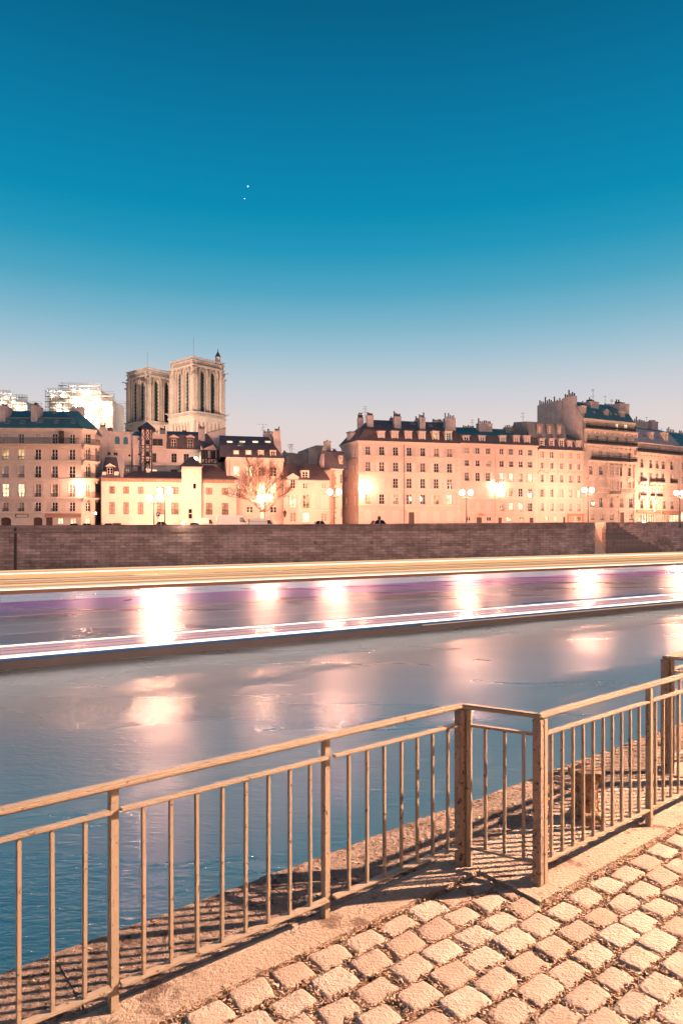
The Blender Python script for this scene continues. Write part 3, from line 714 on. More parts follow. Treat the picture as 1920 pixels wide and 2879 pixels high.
# ------------------------------------------------------------------ buildings of the far bank
class Bld:
    """one building: a root at the left foot of its front; u runs along the front, v into the building, z up"""
    def __init__(s, name, label, xL, YL, xR, YR, depth, wall_mat, cat='building', zb=None, group=None):
        a, b = at(xL, HY, YL), at(xR, HY, YR); a.z = b.z = 0
        s.P, s.d = a, (b-a).normalized(); s.n = Vector((-s.d.y, s.d.x, 0)); s.L = (b-a).length; s.D = depth
        xm = min(1900, max(0, (xL+xR)/2)); s.zb = zroad(xm)-.2 if zb is None else zb
        s.root = thing(name, label, cat, (a.x, a.y, s.zb), math.atan2(s.d.y, s.d.x), group)
        s.m = wall_mat; s.holes = []; s.sideholes = []
    def uv(s, px, py, v=0.0):
        k = (px-CX)/FP; q = s.P+s.n*v
        t = (q.x*s.d.y - q.y*s.d.x)/(k*s.d.y - s.d.x)       # t*(k,1) = q + u d
        u = ((k*t-q.x)*s.d.x + (t-q.y)*s.d.y)
        return u, CAMZ-(py-HY)/FP*t
    def u(s, px, v=0.0): return s.uv(px, HY, v)[0]
    def z(s, py, px, v=0.0): return s.uv(px, py, v)[1]
    def part(s, name, mb, m, smooth=False, parent=None):
        return part(name, mb, m, parent or s.root, s.zb, smooth)
    # walls -----------------------------------------------------------
    @staticmethod
    def panel(mb, u0, u1, z0, z1, rects, dep, P):
        """wall panel with real openings; P maps (u, v, z) to a point"""
        rs = sorted([r for r in rects if r[1] > u0 and r[0] < u1], key=lambda r: r[2]); bands = []
        for r in rs:
            if bands and r[2] < bands[-1][1]-1e-4: bands[-1][1] = max(bands[-1][1], r[3]); bands[-1][2].append(r)
            else: bands.append([r[2], r[3], [r]])
        z = z0
        def q(a, b, c, d): mb.quad(P(a,0,c), P(b,0,c), P(b,0,d), P(a,0,d))
        for za, zb_, rr in bands:
            if za > z: q(u0, u1, z, za)
            xs = sorted({u0, u1, *[r[0] for r in rr], *[r[1] for r in rr]}); zs = sorted({za, zb_, *[r[2] for r in rr], *[r[3] for r in rr]})
            for a, b in zip(xs, xs[1:]):
                run = None
                for c, d in zip(zs, zs[1:]):
                    mx, mz = (a+b)/2, (c+d)/2
                    if not any(r[0] < mx < r[1] and r[2] < mz < r[3] for r in rr): q(a, b, c, d)
            z = zb_
        if z < z1: q(u0, u1, z, z1)
        for a, b, c, d in rs:
            mb.quad(P(a,0,c), P(a,dep,c), P(a,dep,d), P(a,0,d)); mb.quad(P(b,0,c), P(b,0,d), P(b,dep,d), P(b,dep,c))
            mb.quad(P(a,0,d), P(a,dep,d), P(b,dep,d), P(b,0,d)); mb.quad(P(a,0,c), P(b,0,c), P(b,dep,c), P(a,dep,c))
    def walls(s, z1, u0=0, u1=None, chamfer=None, name='wall'):
        u1 = s.L if u1 is None else u1; mb = MB(); z0 = s.zb-.5
        s.panel(mb, u0, u1, z0, z1, s.holes, .22, lambda u, v, z: (u, v, z))
        D = s.D
        mb.quad((u1,0,z0),(u1,D,z0),(u1,D,z1),(u1,0,z1)); mb.quad((u0,D,z0),(u0,0,z0),(u0,0,z1),(u0,D,z1)); mb.quad((u1,D,z0),(u0,D,z0),(u0,D,z1),(u1,D,z1))
        mb.quad((u0,0,z1),(u1,0,z1),(u1,D,z1),(u0,D,z1))
        o = part(name, mb, s.m, s.root, s.zb, fix=False); s.holes = []
        return o
    def ledge(s, z, u0=None, u1=None, out=.12, h=.16, m=None, name='string_course'):
        mb = MB(); mb.box(0 if u0 is None else u0, s.L if u1 is None else u1, -out, .0, z-h, z); return s.part(name, mb, m or M['trim'])
    def cornice(s, z, u0=None, u1=None, m=None):
        mb = MB(); u0 = -.1 if u0 is None else u0; u1 = s.L+.1 if u1 is None else u1
        mb.box(u0,u1,-.15,-.002,z-.55,z-.33); mb.box(u0,u1,-.30,-.002,z-.329,z-.16); mb.box(u0,u1,-.42,-.002,z-.159,z)
        return s.part('cornice', mb, m or M['trim'])
    def gutter(s, z, u0=None, u1=None):
        mb = MB(); mb.box(-.1 if u0 is None else u0, s.L+.1 if u1 is None else u1, -.5, -.05, z, z+.14); return s.part('gutter', mb, M['slate'])
WCACHE = {}; WR = random.Random(31)
M['glassb'] = mat('bluish_window_glass', (.045,.05,.07), .12, spec=.5); M['curtaind'] = mat('dark_curtain', (.12,.085,.08), .8, 3, .4)
def window_meshes(w, h, kind, sash):
    w, h = round(w*12)/12, round(h*12)/12; key = (w, h, kind, sash.name)
    if key in WCACHE: return WCACHE[key]
    f = MB(); t = .055
    f.box(-w/2, -w/2+t, 0, .07, 0, h); f.box(w/2-t, w/2, 0, .07, 0, h); f.box(-w/2+t, w/2-t, 0, .07, 0, .09); f.box(-w/2+t, w/2-t, 0, .07, h-t, h)
    if w > .55: f.box(-.05, .05, -.01, .07, .09, h-t)
    k = 2 if h > 1.2 else 1
    for i in range(1, k+1):
        z = .09+(h-.09-t)*i/(k+1); f.box(-w/2+t, -.051 if w > .55 else w/2-t, .012, .06, z-.022, z+.022)
        if w > .55: f.box(.051, w/2-t, .012, .06, z-.022, z+.022)
    g = MB(); g.box(-w/2+.03, w/2-.03, .075, .085, .03, h-.03)
    fm = f.mesh('window', [sash]); gm = g.mesh('pane', [M[kind]])
    WCACHE[key] = (fm, gm); return WCACHE[key]
SHC = {}; M['shutter2'] = mat('greyed_shutter', (.47,.385,.37), .75, 1.5, .1)
def shutter_mesh(w, h, m):
    w, h = round(w*16)/16, round(h*12)/12; key = (w, h, m.name)
    if key in SHC: return SHC[key]
    f = MB(); f.box(-w/2, w/2, -.035, -.004, 0, h)
    t = .05
    f.box(-w/2, -w/2+t, -.055, -.035, 0, h); f.box(w/2-t, w/2, -.055, -.035, 0, h)
    for z in (0, h*.5-.04, h-.08): f.box(-w/2+t, w/2-t, -.055, -.035, z, z+.08)
    SHC[key] = f.mesh('shutter', [m]); return SHC[key]
def add_windows(b, cols, ya, yb, refx, wpx, kinds='glass', sh=0, guard=0, sash=None, surround=0, v=0.0, hole=True, sill=True, sh_out=0):
    """a row of windows: columns in photo pixels, top and bottom measured at refx"""
    z1, z0 = b.z(ya, refx, v), b.z(yb, refx, v)
    if isinstance(kinds, str): kinds = [kinds]*len(cols)
    for i, (c, kd) in enumerate(zip(cols, kinds)):
        u0, u1 = b.u(c-wpx/2, v), b.u(c+wpx/2, v); uc, w, h = (u0+u1)/2, u1-u0, z1-z0
        if kd == 'none': continue
        if kd == 'glass' and WR.random() < .14: kd = WR.choice(('glassb','curtaind','curtaind','glassb'))
        if kd == 'closed':
            for q in (-1, 1): link('shutter', shutter_mesh(w/2*1.02, h, M['shutter']), b.root, (uc+q*w/4*1.04, v-.002, z0-b.zb))
            continue
        if hole: b.holes.append((u0, u1, z0, z1))
        fm, gm = window_meshes(w, h, kd if kd in M else 'glass', sash or M['sash'])
        o = link('window', fm, b.root, (uc, v+(.14 if hole else -.02), z0-b.zb)); link('pane', gm, o)
        if sh:
            sw = abs(b.u(c+wpx/2+sh, v)-u1)
            for q in (-1, 1): link('shutter', shutter_mesh(sw, h, M['shutter'] if WR.random() < .7 else M['shutter2']), b.root, (uc+q*(w/2+sw/2+.02), v-.002, z0-b.zb))
        if surround:
            mb = MB(); t = .17; mb.box(u0-t, u0, v-.05, v-.003, z0-.02, z1+t); mb.box(u1, u1+t, v-.05, v-.003, z0-.02, z1+t); mb.box(u0, u1, v-.05, v-.003, z1, z1+t)
            if surround > 1: mb.box(u0-t-.12, u1+t+.12, v-.12, v-.003, z1+t, z1+t+.1)
            b.part('window_surround', mb, M['trim'])
        if sill:
            mb = MB(); mb.box(u0-.12, u1+.12, v-.12, v-.003, z0-.12, z0-.02); b.part('sill', mb, M['trim'])
        if guard: rail(b, u0, u1, z0+.03, guard, v-.06)
def rail(b, u0, u1, z0, h, v, sp=.14, name='balcony_railing', m=None, diag=False):
    mb = MB(); mb.box(u0, u1, v-.025, v+.025, z0+h-.05, z0+h); mb.box(u0, u1, v-.02, v+.02, z0+.02, z0+.06)
    n = max(2, int((u1-u0)/sp)); 
    for i in range(n+1):
        u = u0+(u1-u0)*i/n; mb.box(u-.017, u+.017, v-.012, v+.012, z0+.06, z0+h-.05)
        if diag and i < n: mb.box(u+.02, u+(u1-u0)/n-.02, v-.01, v+.01, z0+h*.25, z0+h*.72)
    return b.part(name, mb, m or M['iron'])
def balcony(b, u0, u1, z, out=.7, h=.95, dense=False, ends=True):
    mb = MB(); mb.box(u0, u1, -out, -.003, z-.22, z); mb.box(u0+.05, u1-.05, -out*.6, -.003, z-.42, z-.221); b.part('balcony_slab', mb, M['trim'])
    r = rail(b, u0+.03, u1-.03, z, h, -out+.06, .13 if not dense else .17, diag=dense)
    n = max(2, int((u1-u0)/1.3)); mb = MB(); mb.box(-.09, .09, -out*.55, -.003, -.75, -.422); me = mb.mesh('bracket', [M['trim']])
    for i in range(n+1): link('bracket', me, b.root, (u0+.15+(u1-u0-.3)*i/n, 0, z-b.zb))
def roof(b, prof, u0, u1, m, hipL=None, hipR=None, name='roof', mats=None):
    """prof: [(v, z)] from the eave to the ridge; hip lists give the inset at each point of prof"""
    n = len(prof); hl = hipL or [0]*n; hr = hipR or [0]*n; Df = b.D-prof[0][0]
    L = [(u0+hl[i], prof[i][0], prof[i][1]) for i in range(n)]; Rr = [(u1-hr[i], prof[i][0], prof[i][1]) for i in range(n)]
    Lb = [(u0+hl[i], b.D-prof[i][0], prof[i][1]) for i in range(n)]; Rb = [(u1-hr[i], b.D-prof[i][0], prof[i][1]) for i in range(n)]
    out = []
    if mats is None: mats = [m]*(n-1)
    for k in range(n-1):
        mb = MB()
        mb.quad(L[k], Rr[k], Rr[k+1], L[k+1]); mb.quad(Rb[k], Lb[k], Lb[k+1], Rb[k+1])
        mb.quad(Lb[k], L[k], L[k+1], Lb[k+1]); mb.quad(Rr[k], Rb[k], Rb[k+1], Rr[k+1])
        if k == n-2: mb.quad(L[-1], Rr[-1], Rb[-1], Lb[-1])
        out.append(b.part(name, mb, mats[k]))
    return out
def seams(b, p0, p1, q0, q1, n, m):
    mb = MB()
    for i in range(n):
        t = (i+.5)/n; a = Vector(p0).lerp(Vector(p1), t); c = Vector(q0).lerp(Vector(q1), t); mb.bar(a, c, .05, .06)
    o = b.part('roof_seams', mb, m); return o
def dormer(b, cpx, wpx, ya, yb, v, kind='glass', front=None, back=2.0, cap='flat', capm=None, inset=.78):
    u0, u1 = b.u(cpx-wpx/2, v), b.u(cpx+wpx/2, v); z1, z0 = b.z(ya, cpx, v), b.z(yb, cpx, v); uc, w, h = (u0+u1)/2, u1-u0, z1-z0
    mb = MB(); ww, hh = w*inset, h*.80
    b.panel(mb, u0, u1, z0, z1, [(uc-ww/2, uc+ww/2, z0+h*.06, z0+h*.06+hh)], .12, lambda u, vv, z: (u, v+vv, z))
    mb.quad((u0,v,z0),(u0,v,z1),(u0,v+back,z1),(u0,v+back,z0)); mb.quad((u1,v,z0),(u1,v+back,z0),(u1,v+back,z1),(u1,v,z1))
    mb.quad((u0,v,z1),(u1,v,z1),(u1,v+back,z1),(u0,v+back,z1))
    o = b.part('dormer', mb, front or M['trim'])
    mb = MB(); t = .12
    if cap == 'flat': mb.box(u0-t, u1+t, v-.16, v+back, z1+.003, z1+.13)
    elif cap == 'gable':
        mb.prism([(u0-.25, z1+.003), (u1+.25, z1+.003), (uc, z1+w*.42)], 'y', v-.15, v+back)
    elif cap == 'hip':
        mb.poly([(u0-.2,v-.2,z1+.003),(u1+.2,v-.2,z1+.003),(uc,v+.5,z1+w*.38)]); mb.poly([(u0-.2,v-.2,z1+.003),(uc,v+.5,z1+w*.38),(uc,v+back,z1+w*.38),(u0-.2,v+back,z1+.003)])
        mb.poly([(u1+.2,v-.2,z1+.003),(u1+.2,v+back,z1+.003),(uc,v+back,z1+w*.38),(uc,v+.5,z1+w*.38)])
    c = part('dormer_cap', mb, capm or M['slate'], o, b.zb)
    fm, gm = window_meshes(ww, hh, kind, M['sash']); 
    f = link('dormer_window', fm, o, (uc, v+.06, z0+h*.06-b.zb)); 
    mg = MB(); mg.box(uc-ww/2+.03, uc+ww/2-.03, v+.13, v+.14, z0+h*.06+.03, z0+h*.06+hh-.03); part('pane', mg, M[kind], o, b.zb)
    return o
def skylight(b, cpx, wpx, cpy, hpx, prof0, prof1, m):
    """flat roof window lying on the slope between two profile points"""
    (v0, z0), (v1, z1) = prof0, prof1
    best = None
    for i in range(101):
        t = i/100; v = v0+(v1-v0)*t; z = z0+(z1-z0)*t; e_ = abs(b.z(cpy, cpx, v)-z)
        if best is None or e_ < best[0]: best = (e_, v, z)
    _, v, z = best; u0, u1 = b.u(cpx-wpx/2, v), b.u(cpx+wpx/2, v); sl = Vector((0, v1-v0, z1-z0)).normalized(); nn = Vector((0,-sl.z,sl.y))
    hh = max(.5, hpx/FP*b.P.y/max(.35, abs(sl.z))); a = Vector((0,v,z))-sl*hh/2+nn*.06; c = Vector((0,v,z))+sl*hh/2+nn*.06
    mb = MB(); mb.quad((u0,a.y,a.z),(u1,a.y,a.z),(u1,c.y,c.z),(u0,c.y,c.z)); k = nn*.10
    o = b.part('skylight', mb, m)
    fr = MB(); 
    for p, q in (((u0,a.y,a.z),(u1,a.y,a.z)),((u1,a.y,a.z),(u1,c.y,c.z)),((u1,c.y,c.z),(u0,c.y,c.z)),((u0,c.y,c.z),(u0,a.y,a.z))): fr.bar(p, q, .1, .14)
    part('skylight_frame', fr, M['lead'], o, b.zb)
def chimney(b, pxa, pxb, ytop, ybot, v, dv=.8, pots=4, m=None, row='u', potpx=10, refx=None):
    u0, u1 = b.u(pxa, v), b.u(pxb, v); c = (pxa+pxb)/2; z1, z0 = b.z(ytop, c, v), b.z(ybot, c, v)
    mb = MB(); mb.box(u0, u1, v, v+dv, z0-.6, z1); mb.box(u0-.07, u1+.07, v-.07, v+dv+.07, z1-.28, z1-.10)
    o = b.part('chimney', mb, m or M['chim'])
    H = potpx/FP*(b.P.y+v)
    rp = random.Random(int(pxa*7+ytop))
    for i in range(pots):
        t = (i+.5)/pots; hh = H*rp.uniform(.65, 1.15) if rp.random() > .15 else H*1.7; r = rp.uniform(.11,.16)
        x, y = (u0+(u1-u0)*t, v+dv/2) if row == 'u' else ((u0+u1)/2, v+dv*t)
        q = MB(); q.lathe([(r,z1-.02),(r*.85,z1+hh*.8),(r*1.15,z1+hh*.82),(r*1.1,z1+hh)], (x,y,0), 8); part('chimney_pot', q, M['clay'], o, b.zb)
    return o
def antenna(b, px, ytop, ybot, v, arms=((.1,.5),(.25,.9))):
    u = b.u(px, v); z1, z0 = b.z(ytop, px, v), b.z(ybot, px, v); mb = MB(); mb.tube((u,v,z0-.8),(u,v,z1),.035,n=5)
    for f, w in arms: z = z1-(z1-z0)*f; mb.tube((u-w,v,z),(u+w*.7,v+.1,z),.025,n=4); mb.tube((u-w*.6,v-.3,z+.05),(u-w*.6,v+.4,z+.05),.02,n=4); mb.tube((u+w*.4,v-.3,z+.05),(u+w*.4,v+.3,z+.05),.02,n=4)
    b.part('aerial', mb, M['lead'])
def pipe(b, px, z0, z1, m=None):
    u = b.u(px); mb = MB(); mb.tube((u,-.14,z0),(u,-.14,z1),.07,n=6); b.part('downpipe', mb, m or M['lead'])
def wall_lamp(px, py, Y, label, r=.28, m='bracket', off=.9):
    p = at(px, py, Y); o = thing('wall_lamp', label, 'lamp', p, 0)
    mb = MB(); mb.sphere((0,0,0), r, 10, 6); part('lamp_glass', mb, M[m], o, smooth=True)
    mb = MB(); mb.tube((0,0,r*.8),(0,0,r+.25),.05); mb.tube((0,0,r+.25),(0,off,r+.35),.04); mb.lathe([(r*.9,r*.75),(.12,r*1.25),(.04,r*1.4)], n=10); part('bracket', mb, M['post'], o)
    return o
def sub(b, xa, xb, out_mat=None):
    pass
# ---- 1: corner apartment house at the left edge
b = Bld('apartment_house', 'pink stone corner apartment house with green zinc mansard roof at the left edge', -60, 111, 229, 111.5, 11, M['pink'])
C5 = [-33,16,60,107,154,203]; X = 107
add_windows(b, C5, 1219.5, 1247, X, 15, ['blind','blind','glass','blind','glass','glass'], surround=1, sill=False)
add_windows(b, C5, 1262.5, 1293, X, 17, ['glass','dim','dim','glass','glass','glass'], guard=.55, surround=2)
add_windows(b, C5, 1310, 1343, X, 17, ['blind','blind','blind','glass','glass','glass'], guard=.55, surround=2)
add_windows(b, C5, 1361, 1397, X, 17, ['lit','lit','lit','curtain','curtain','curtain'], guard=.6, surround=1)
add_windows(b, C5, 1412, 1438, X, 16, ['curtain','curtain','curtain','glass','glass','glass'], sh=9, guard=.5)
z0 = b.zb
for xa, xb, yt, kd in ((163,177,1457,'lit'),(198,213,1457,'lit')):
    add_windows(b, [(xa+xb)/2], yt, 1473, X, xb-xa, kd, sill=False)
def arched_door(b, xa, xb, ytop, ref):
    u0, u1 = b.u(xa), b.u(xb); zt = b.z(ytop, ref); r = (u1-u0)/2; zs = zt-r*.45; zl = b.zb+.2
    b.holes.append((u0, u1, zl, zt))
    mb = MB(); k = 10; pts = [(u0, zs)]+[((u0+u1)/2-r*math.cos(math.pi*i/k), zs+r*.45*math.sin(math.pi*i/k)) for i in range(1,k)]+[(u1, zs)]
    for side in (0, 1):       # spandrels that make the opening arched
        h = pts[:k//2+1] if side == 0 else pts[k//2:]
        corner = (u0, zt) if side == 0 else (u1, zt)
        mb.prism([corner]+h, 'y', -.01, .2)
    b.part('arch_spandrel', mb, b.m)
    mb = MB(); n = 4
    for i in range(n): mb.box(u0+.03+(u1-u0-.06)*i/n+.01, u0+.03+(u1-u0-.06)*(i+1)/n-.01, .15, .21, zl, zt-.02)
    mb.box(u0,u1,.12,.149,zs-.06,zs+.06); mb.box((u0+u1)/2-.05,(u0+u1)/2+.05,.11,.148,zl,zt)
    b.part('carriage_door', mb, M['door'])
    mb = MB(); kk = 9; rr_ = r+.22
    for i in range(kk):
        a0, a1 = math.pi*i/kk, math.pi*(i+.93)/kk; c = (u0+u1)/2
        mb.prism([(c-r*math.cos(a0), zs+r*.5*math.sin(a0)),(c-rr_*math.cos(a0), zs+(r*.5+.25)*math.sin(a0)),(c-rr_*math.cos(a1), zs+(r*.5+.25)*math.sin(a1)),(c-r*math.cos(a1), zs+r*.5*math.sin(a1))], 'y', -.08, -.012)
    b.part('arch_moulding', mb, M['trim'])
arched_door(b, 2, 31, 1455, X); arched_door(b, 94, 119, 1454.5, X)
u0, u1 = b.u(130), b.u(148); mb = MB(); mb.box(u0,u1,-.02,.12,b.zb,b.z(1455,139)); b.part('door', mb, M['door'])
mb = MB(); u0, u1 = b.u(44), b.u(80); za, zc_ = b.z(1455,62), b.z(1445,62)
for q in ((u0,u1,za,za+.06),(u0,u1,zc_-.06,zc_),(u0,u0+.06,za+.061,zc_-.061),(u1-.06,u1,za+.061,zc_-.061)): mb.box(q[0],q[1],-.06,-.003,q[2],q[3])
b.part('sign_frame', mb, M['iron'])
mb = MB(); mb.box(b.u(127),b.u(229),-.10,-.003,b.z(1454,X),b.z(1440.8,X)); b.part('shop_fascia', mb, M['awning'])
zc0 = b.z(1204,X)
for py in (1294.5,1344.5,1398.5,1440): b.ledge(b.z(py,X), out=.2, h=.2, u1=b.L-.02)
# rusticated courses of the first floor, blank panels of the second
for py in (1405,1411,1417,1423,1429,1435):
    for (xa,xb) in ((-60,6),(26,50),(70,87)): 
        mb = MB(); mb.box(b.u(xa),b.u(xb),-.035,-.003,b.z(py+4.6,X),b.z(py,X)); b.part('rustic_course', mb, b.m)
for c in (38,83,130,179): 
    mb = MB(); mb.box(b.u(c-9),b.u(c+9),-.05,-.003,b.z(1396,X),b.z(1358,X)); b.part('panel', mb, M['trim'])
b.walls(zc0)
zb_ = b.z(1249,X); mb = MB(); mb.box(0,b.L,-1.0,-.003,zb_-.18,zb_); mb.box(0,b.L,-.55,-.003,zb_-.42,zb_-.181); mb.box(0,b.L,-.3,-.003,zb_-.62,zb_-.421); b.part('balcony_slab', mb, M['trim'])
mb = MB(); n = 46
for i in range(n): u = b.L*(i+.5)/n; mb.box(u-.09,u+.09,-.8,-.56,zb_-.30,zb_-.19)
b.part('dentils', mb, M['trim'])
rail(b, .05, b.L-.05, zb_, .98, -.93, .16)
mb = MB(); ua, ub = b.u(165,-.5), b.u(180,-.5); zt = b.z(1212,170); n = 7
for i in range(-n, n):       # garden trellis on the balcony
    w_ = ub-ua; h_ = zt-zb_
    for sgn in (1,-1):
        x0 = ua+w_*i/n; y0 = zb_ if sgn > 0 else zt; x1 = x0+w_; y1 = zt if sgn > 0 else zb_
        t0, t1 = max(0,(ua-x0)/w_), min(1,(ub-x0)/w_)
        if t1 > t0: mb.bar((x0+w_*t0,-.5,y0+(y1-y0)*t0),(x0+w_*t1,-.5+.02*sgn,y0+(y1-y0)*t1),.05,.03,up=(0,1,0))
b.part('trellis', mb, M['timber'])
b.cornice(zc0, u1=b.L)
zr1 = b.z(1175.5,X,1.6); zr2 = b.z(1155,X,5.0)
prof = [(-.3,zc0+.003),(1.6,zr1),(5.2,zr2)]
rf = roof(b, prof, -.2, b.L+.2, M['zinc'], hipR=[0,1.2,2.6])
seams(b, (0,-.3,zc0+.02),(b.L-.4,-.3,zc0+.02),(0,1.6,zr1+.02),(b.L-1.2,1.6,zr1+.02), 26, M['zinc'])
mb = MB(); mb.bar((0,1.58,zr1+.02),(b.L-1.2,1.58,zr1+.02),.22,.16); b.part('roof_ridge_strip', mb, M['lead'])
for c, y in ((21,1187),(64,1187),(115,1185),(160,1186),(208,1186)): skylight(b, c, 12, y, 9, prof[0], prof[1], M['teal'])
skylight(b, 156, 11, 1161, 4, prof[1], prof[2], M['lead'])
chimney(b, 87, 104, 1139, 1186, .9, 2.4, 5, row='v', potpx=6); chimney(b, -6, 14, 1140, 1188, .9, 2.6, 5, row='v', potpx=6)
chimney(b, 199, 234, 1147, 1182, 6, .9, 7, potpx=5)
antenna(b, 120, 1150, 1165, 5); 
b1 = b
# chamfered corner of the same house, as its own wall with balconies
def bay(b, xL, YL, xR, YR, dep, name='corner_wall'):
    """a second facade plane of building b: an object-space frame helper sharing b's root"""
    c = Bld.__new__(Bld); a, e_ = at(xL,HY,YL), at(xR,HY,YR); a.z = e_.z = 0
    c.P, c.d = a, (e_-a).normalized(); c.n = Vector((-c.d.y,c.d.x,0)); c.L = (e_-a).length; c.D = dep; c.zb = b.zb; c.m = b.m; c.holes = []
    Mi = Matrix.Translation((a.x,a.y,b.zb)) @ Matrix.Rotation(math.atan2(c.d.y,c.d.x),4,'Z')
    Bi = (Matrix.Translation((b.P.x,b.P.y,b.zb)) @ Matrix.Rotation(math.atan2(b.d.y,b.d.x),4,'Z')).inverted() @ Mi
    c.main, c.T = b, Bi
    hid = Proxy(b.root, Bi); c.root = hid
    return c
class Proxy:
    def __init__(s, o, T): s.o, s.T = o, T
_link = link
def link(name, data, parent=None, loc=(0,0,0), rot=(0,0,0)):
    if isinstance(parent, Proxy):
        o = _link(name, data, parent.o); o.matrix_local = parent.T @ Matrix.Translation(loc); return o
    return _link(name, data, parent, loc, rot)
c = bay(b, 229, 111.5, 268, 113.6, 8)
for ya, yb, kd in ((1219.5,1247,'glass'),(1263.5,1292,'glass'),(1310,1343,'glass'),(1361,1397,'curtain'),(1412,1438,'glass'),(1457,1473,'lit')):
    add_windows(c, [248.5], ya, yb, 248, 14, kd, surround=1 if ya < 1400 else 0, sill=False)
c.walls(zc0, name='corner_wall')
for py in (1294.5,1344.5,1398.5,1440): c.ledge(b.z(py,X), out=.2, h=.2)
for py in (1249,1294.5,1344.5,1398.5): balcony(c, -.1 if py > 1250 else 0, c.L+.25, b.z(py,X)+.003, .9, .95)
c.cornice(zc0)
roof(c, [(-.3,zc0+.004),(1.6,zr1-.1),(3.4,zr2-.5)], -.1, c.L+.1, M['zinc'], hipL=[0,.2,.5], hipR=[0,.8,1.2])
wall_lamp(226, 1362, 110.4, 'glaring street lamp fixed high on the corner of the pink apartment house', .42)
wall_lamp(269, 1443, 111.8, 'small glowing lamp low at the right corner of the pink apartment house', .16, 'small', 1.8)

# ---- 2: long low pale house with a stair tower
b = Bld('low_house', 'long low cream house with dark roof and a square stair tower', 284, 112.5, 664, 117.5, 8, M['white'])
X = 395
CA, CB = [315,354.7,395.6,451,492], [588,633]
zE = b.z(1346,X)
for xs, wp in ((CA[:3],16),(CA[3:],20),(CB,18.5)):
    add_windows(b, xs, 1368, 1388, X, wp, 'curtain', sash=M['sashd'], surround=1)
    add_windows(b, xs, 1412, 1446, X, wp, 'curtain', sash=M['sashd'], surround=1, guard=.8 if wp > 16 else 0)
    for cx_ in xs:      # segmental arch heads
        u0, u1 = b.u(cx_-wp/2), b.u(cx_+wp/2); z1 = b.z(1368,X)+.17; mb = MB(); k = 6
        mb.prism([(u0-.17,z1+.002)]+[(u0-.17+(u1-u0+.34)*i/k, z1+.32*math.sin(math.pi*i/k)) for i in range(1,k)]+[(u1+.17,z1+.002)], 'y', -.05, -.003); b.part('arch_head', mb, M['trim'])
u0, u1 = b.u(316), b.u(341); b.holes.append((u0,u1,b.z(1476,X),b.z(1470,X)))
mb = MB()
for i in range(9): u = u0+(u1-u0)*(i+.5)/9; mb.box(u-.04,u+.04,.03,.08,b.z(1476,X),b.z(1470,X))
b.part('cellar_grille', mb, M['iron'])
b.walls(zE)
for py, xa, xb in ((1389.5,284,409),(1448,284,409),(1389.5,568,664),(1449,568,664)): b.ledge(b.z(py,X), b.u(xa), b.u(xb), .12, .14)
mb = MB(); rb = random.Random(4); u = .05          # brick frieze under the eave
while u < b.L-.4:
    w_ = rb.uniform(.25,.45); mb.box(u, u+w_-.03, -.12-rb.uniform(0,.04), -.003, zE-.52, zE-.02); u += w_
b.part('eave_frieze', mb, M['brown'])
b.ledge(zE+.16, -.3, b.L+.2, .45, .16, M['slateb'], 'gutter')
zR = b.z(1324,X,4)
roof(b, [(-.4,zE+.17),(4,zR)], b.u(345), b.u(512), M['slateb'], hipL=[0,1.6], hipR=[0,0])
zR2 = b.z(1308,600,4)
roof(b, [(-.4,zE+.172),(4,zR2)], b.u(566), b.L+.4, M['slateb'], hipL=[0,0], hipR=[0,4.2])
c = bay(b, 284, 112.5, 345, 113.3, 8)
zL = b.z(1285,315,4)
roof(c, [(-.4,zE+.175),(4,zL)], 0, c.L-.3, M['slate'], hipL=[0,.3], hipR=[0,1.0])
mb = MB(); mb.quad((c.L-.35,-.1,zE+.2),(c.L+.15,-.1,zE+.2),(c.L-.55,4.2,zL+.15),(c.L-1.3,4.2,zL+.15)); mb.prism([(-.2,zE+.18),(4.3,zL+.3),(4.3,zE)], 'x', c.L-.29, c.L+.02)
c.part('gable_parapet', mb, M['white'])
dormer(c, 309.5, 21, 1311, 1341, .1, 'glass', M['timber'], 3, 'gable', M['cream'])
mb = MB(); mb.box(c.u(288),c.u(298),.0,1.2,zE+.1,b.z(1328,X)); c.part('dormer_cheek', mb, M['white'])
mb = MB(); mb.box(c.u(321),c.u(333),.0,1.2,zE+.1,b.z(1327,X)); c.part('dormer_cheek', mb, M['white'])
chimney(b, 411, 423, 1317, 1332, 3, .9, 0, M['white'])
chimney(b, 601, 610, 1315, 1325, 3.2, .8, 0, M['white'])
c = bay(b, 511, 114.9, 566.5, 115.6, 6)
for xa, xb, ya, yb in ((543,551.5,1359,1374),(530,540,1431,1443),(530,540,1444.5,1458)):
    c.holes.append((c.u(xa),c.u(xb),c.z(yb,540),c.z(ya,540)))
    mb = MB(); mb.box(c.u(xa)+.02,c.u(xb)-.02,.14,.18,c.z(yb,540)+.02,c.z(ya,540)-.02); c.part('tower_window', mb, M['glass'])
zt = c.z(1311,540)
o = c.walls(zt, name='stair_tower'); 
c.ledge(c.z(1388.5,540), out=.1, h=.14)
roof(c, [(-.35,zt),(2.9,c.z(1284,540,3))], -.35, c.L+.35, M['slateb'], hipL=[0,c.L/2+.1], hipR=[0,c.L/2+.1])
c.ledge(zt+.003, -.3, c.L+.3, .3, .12, M['slateb'], 'gutter')
pipe(b, 285.5, b.zb, zE); pipe(b, 567.5, b.zb, zE)

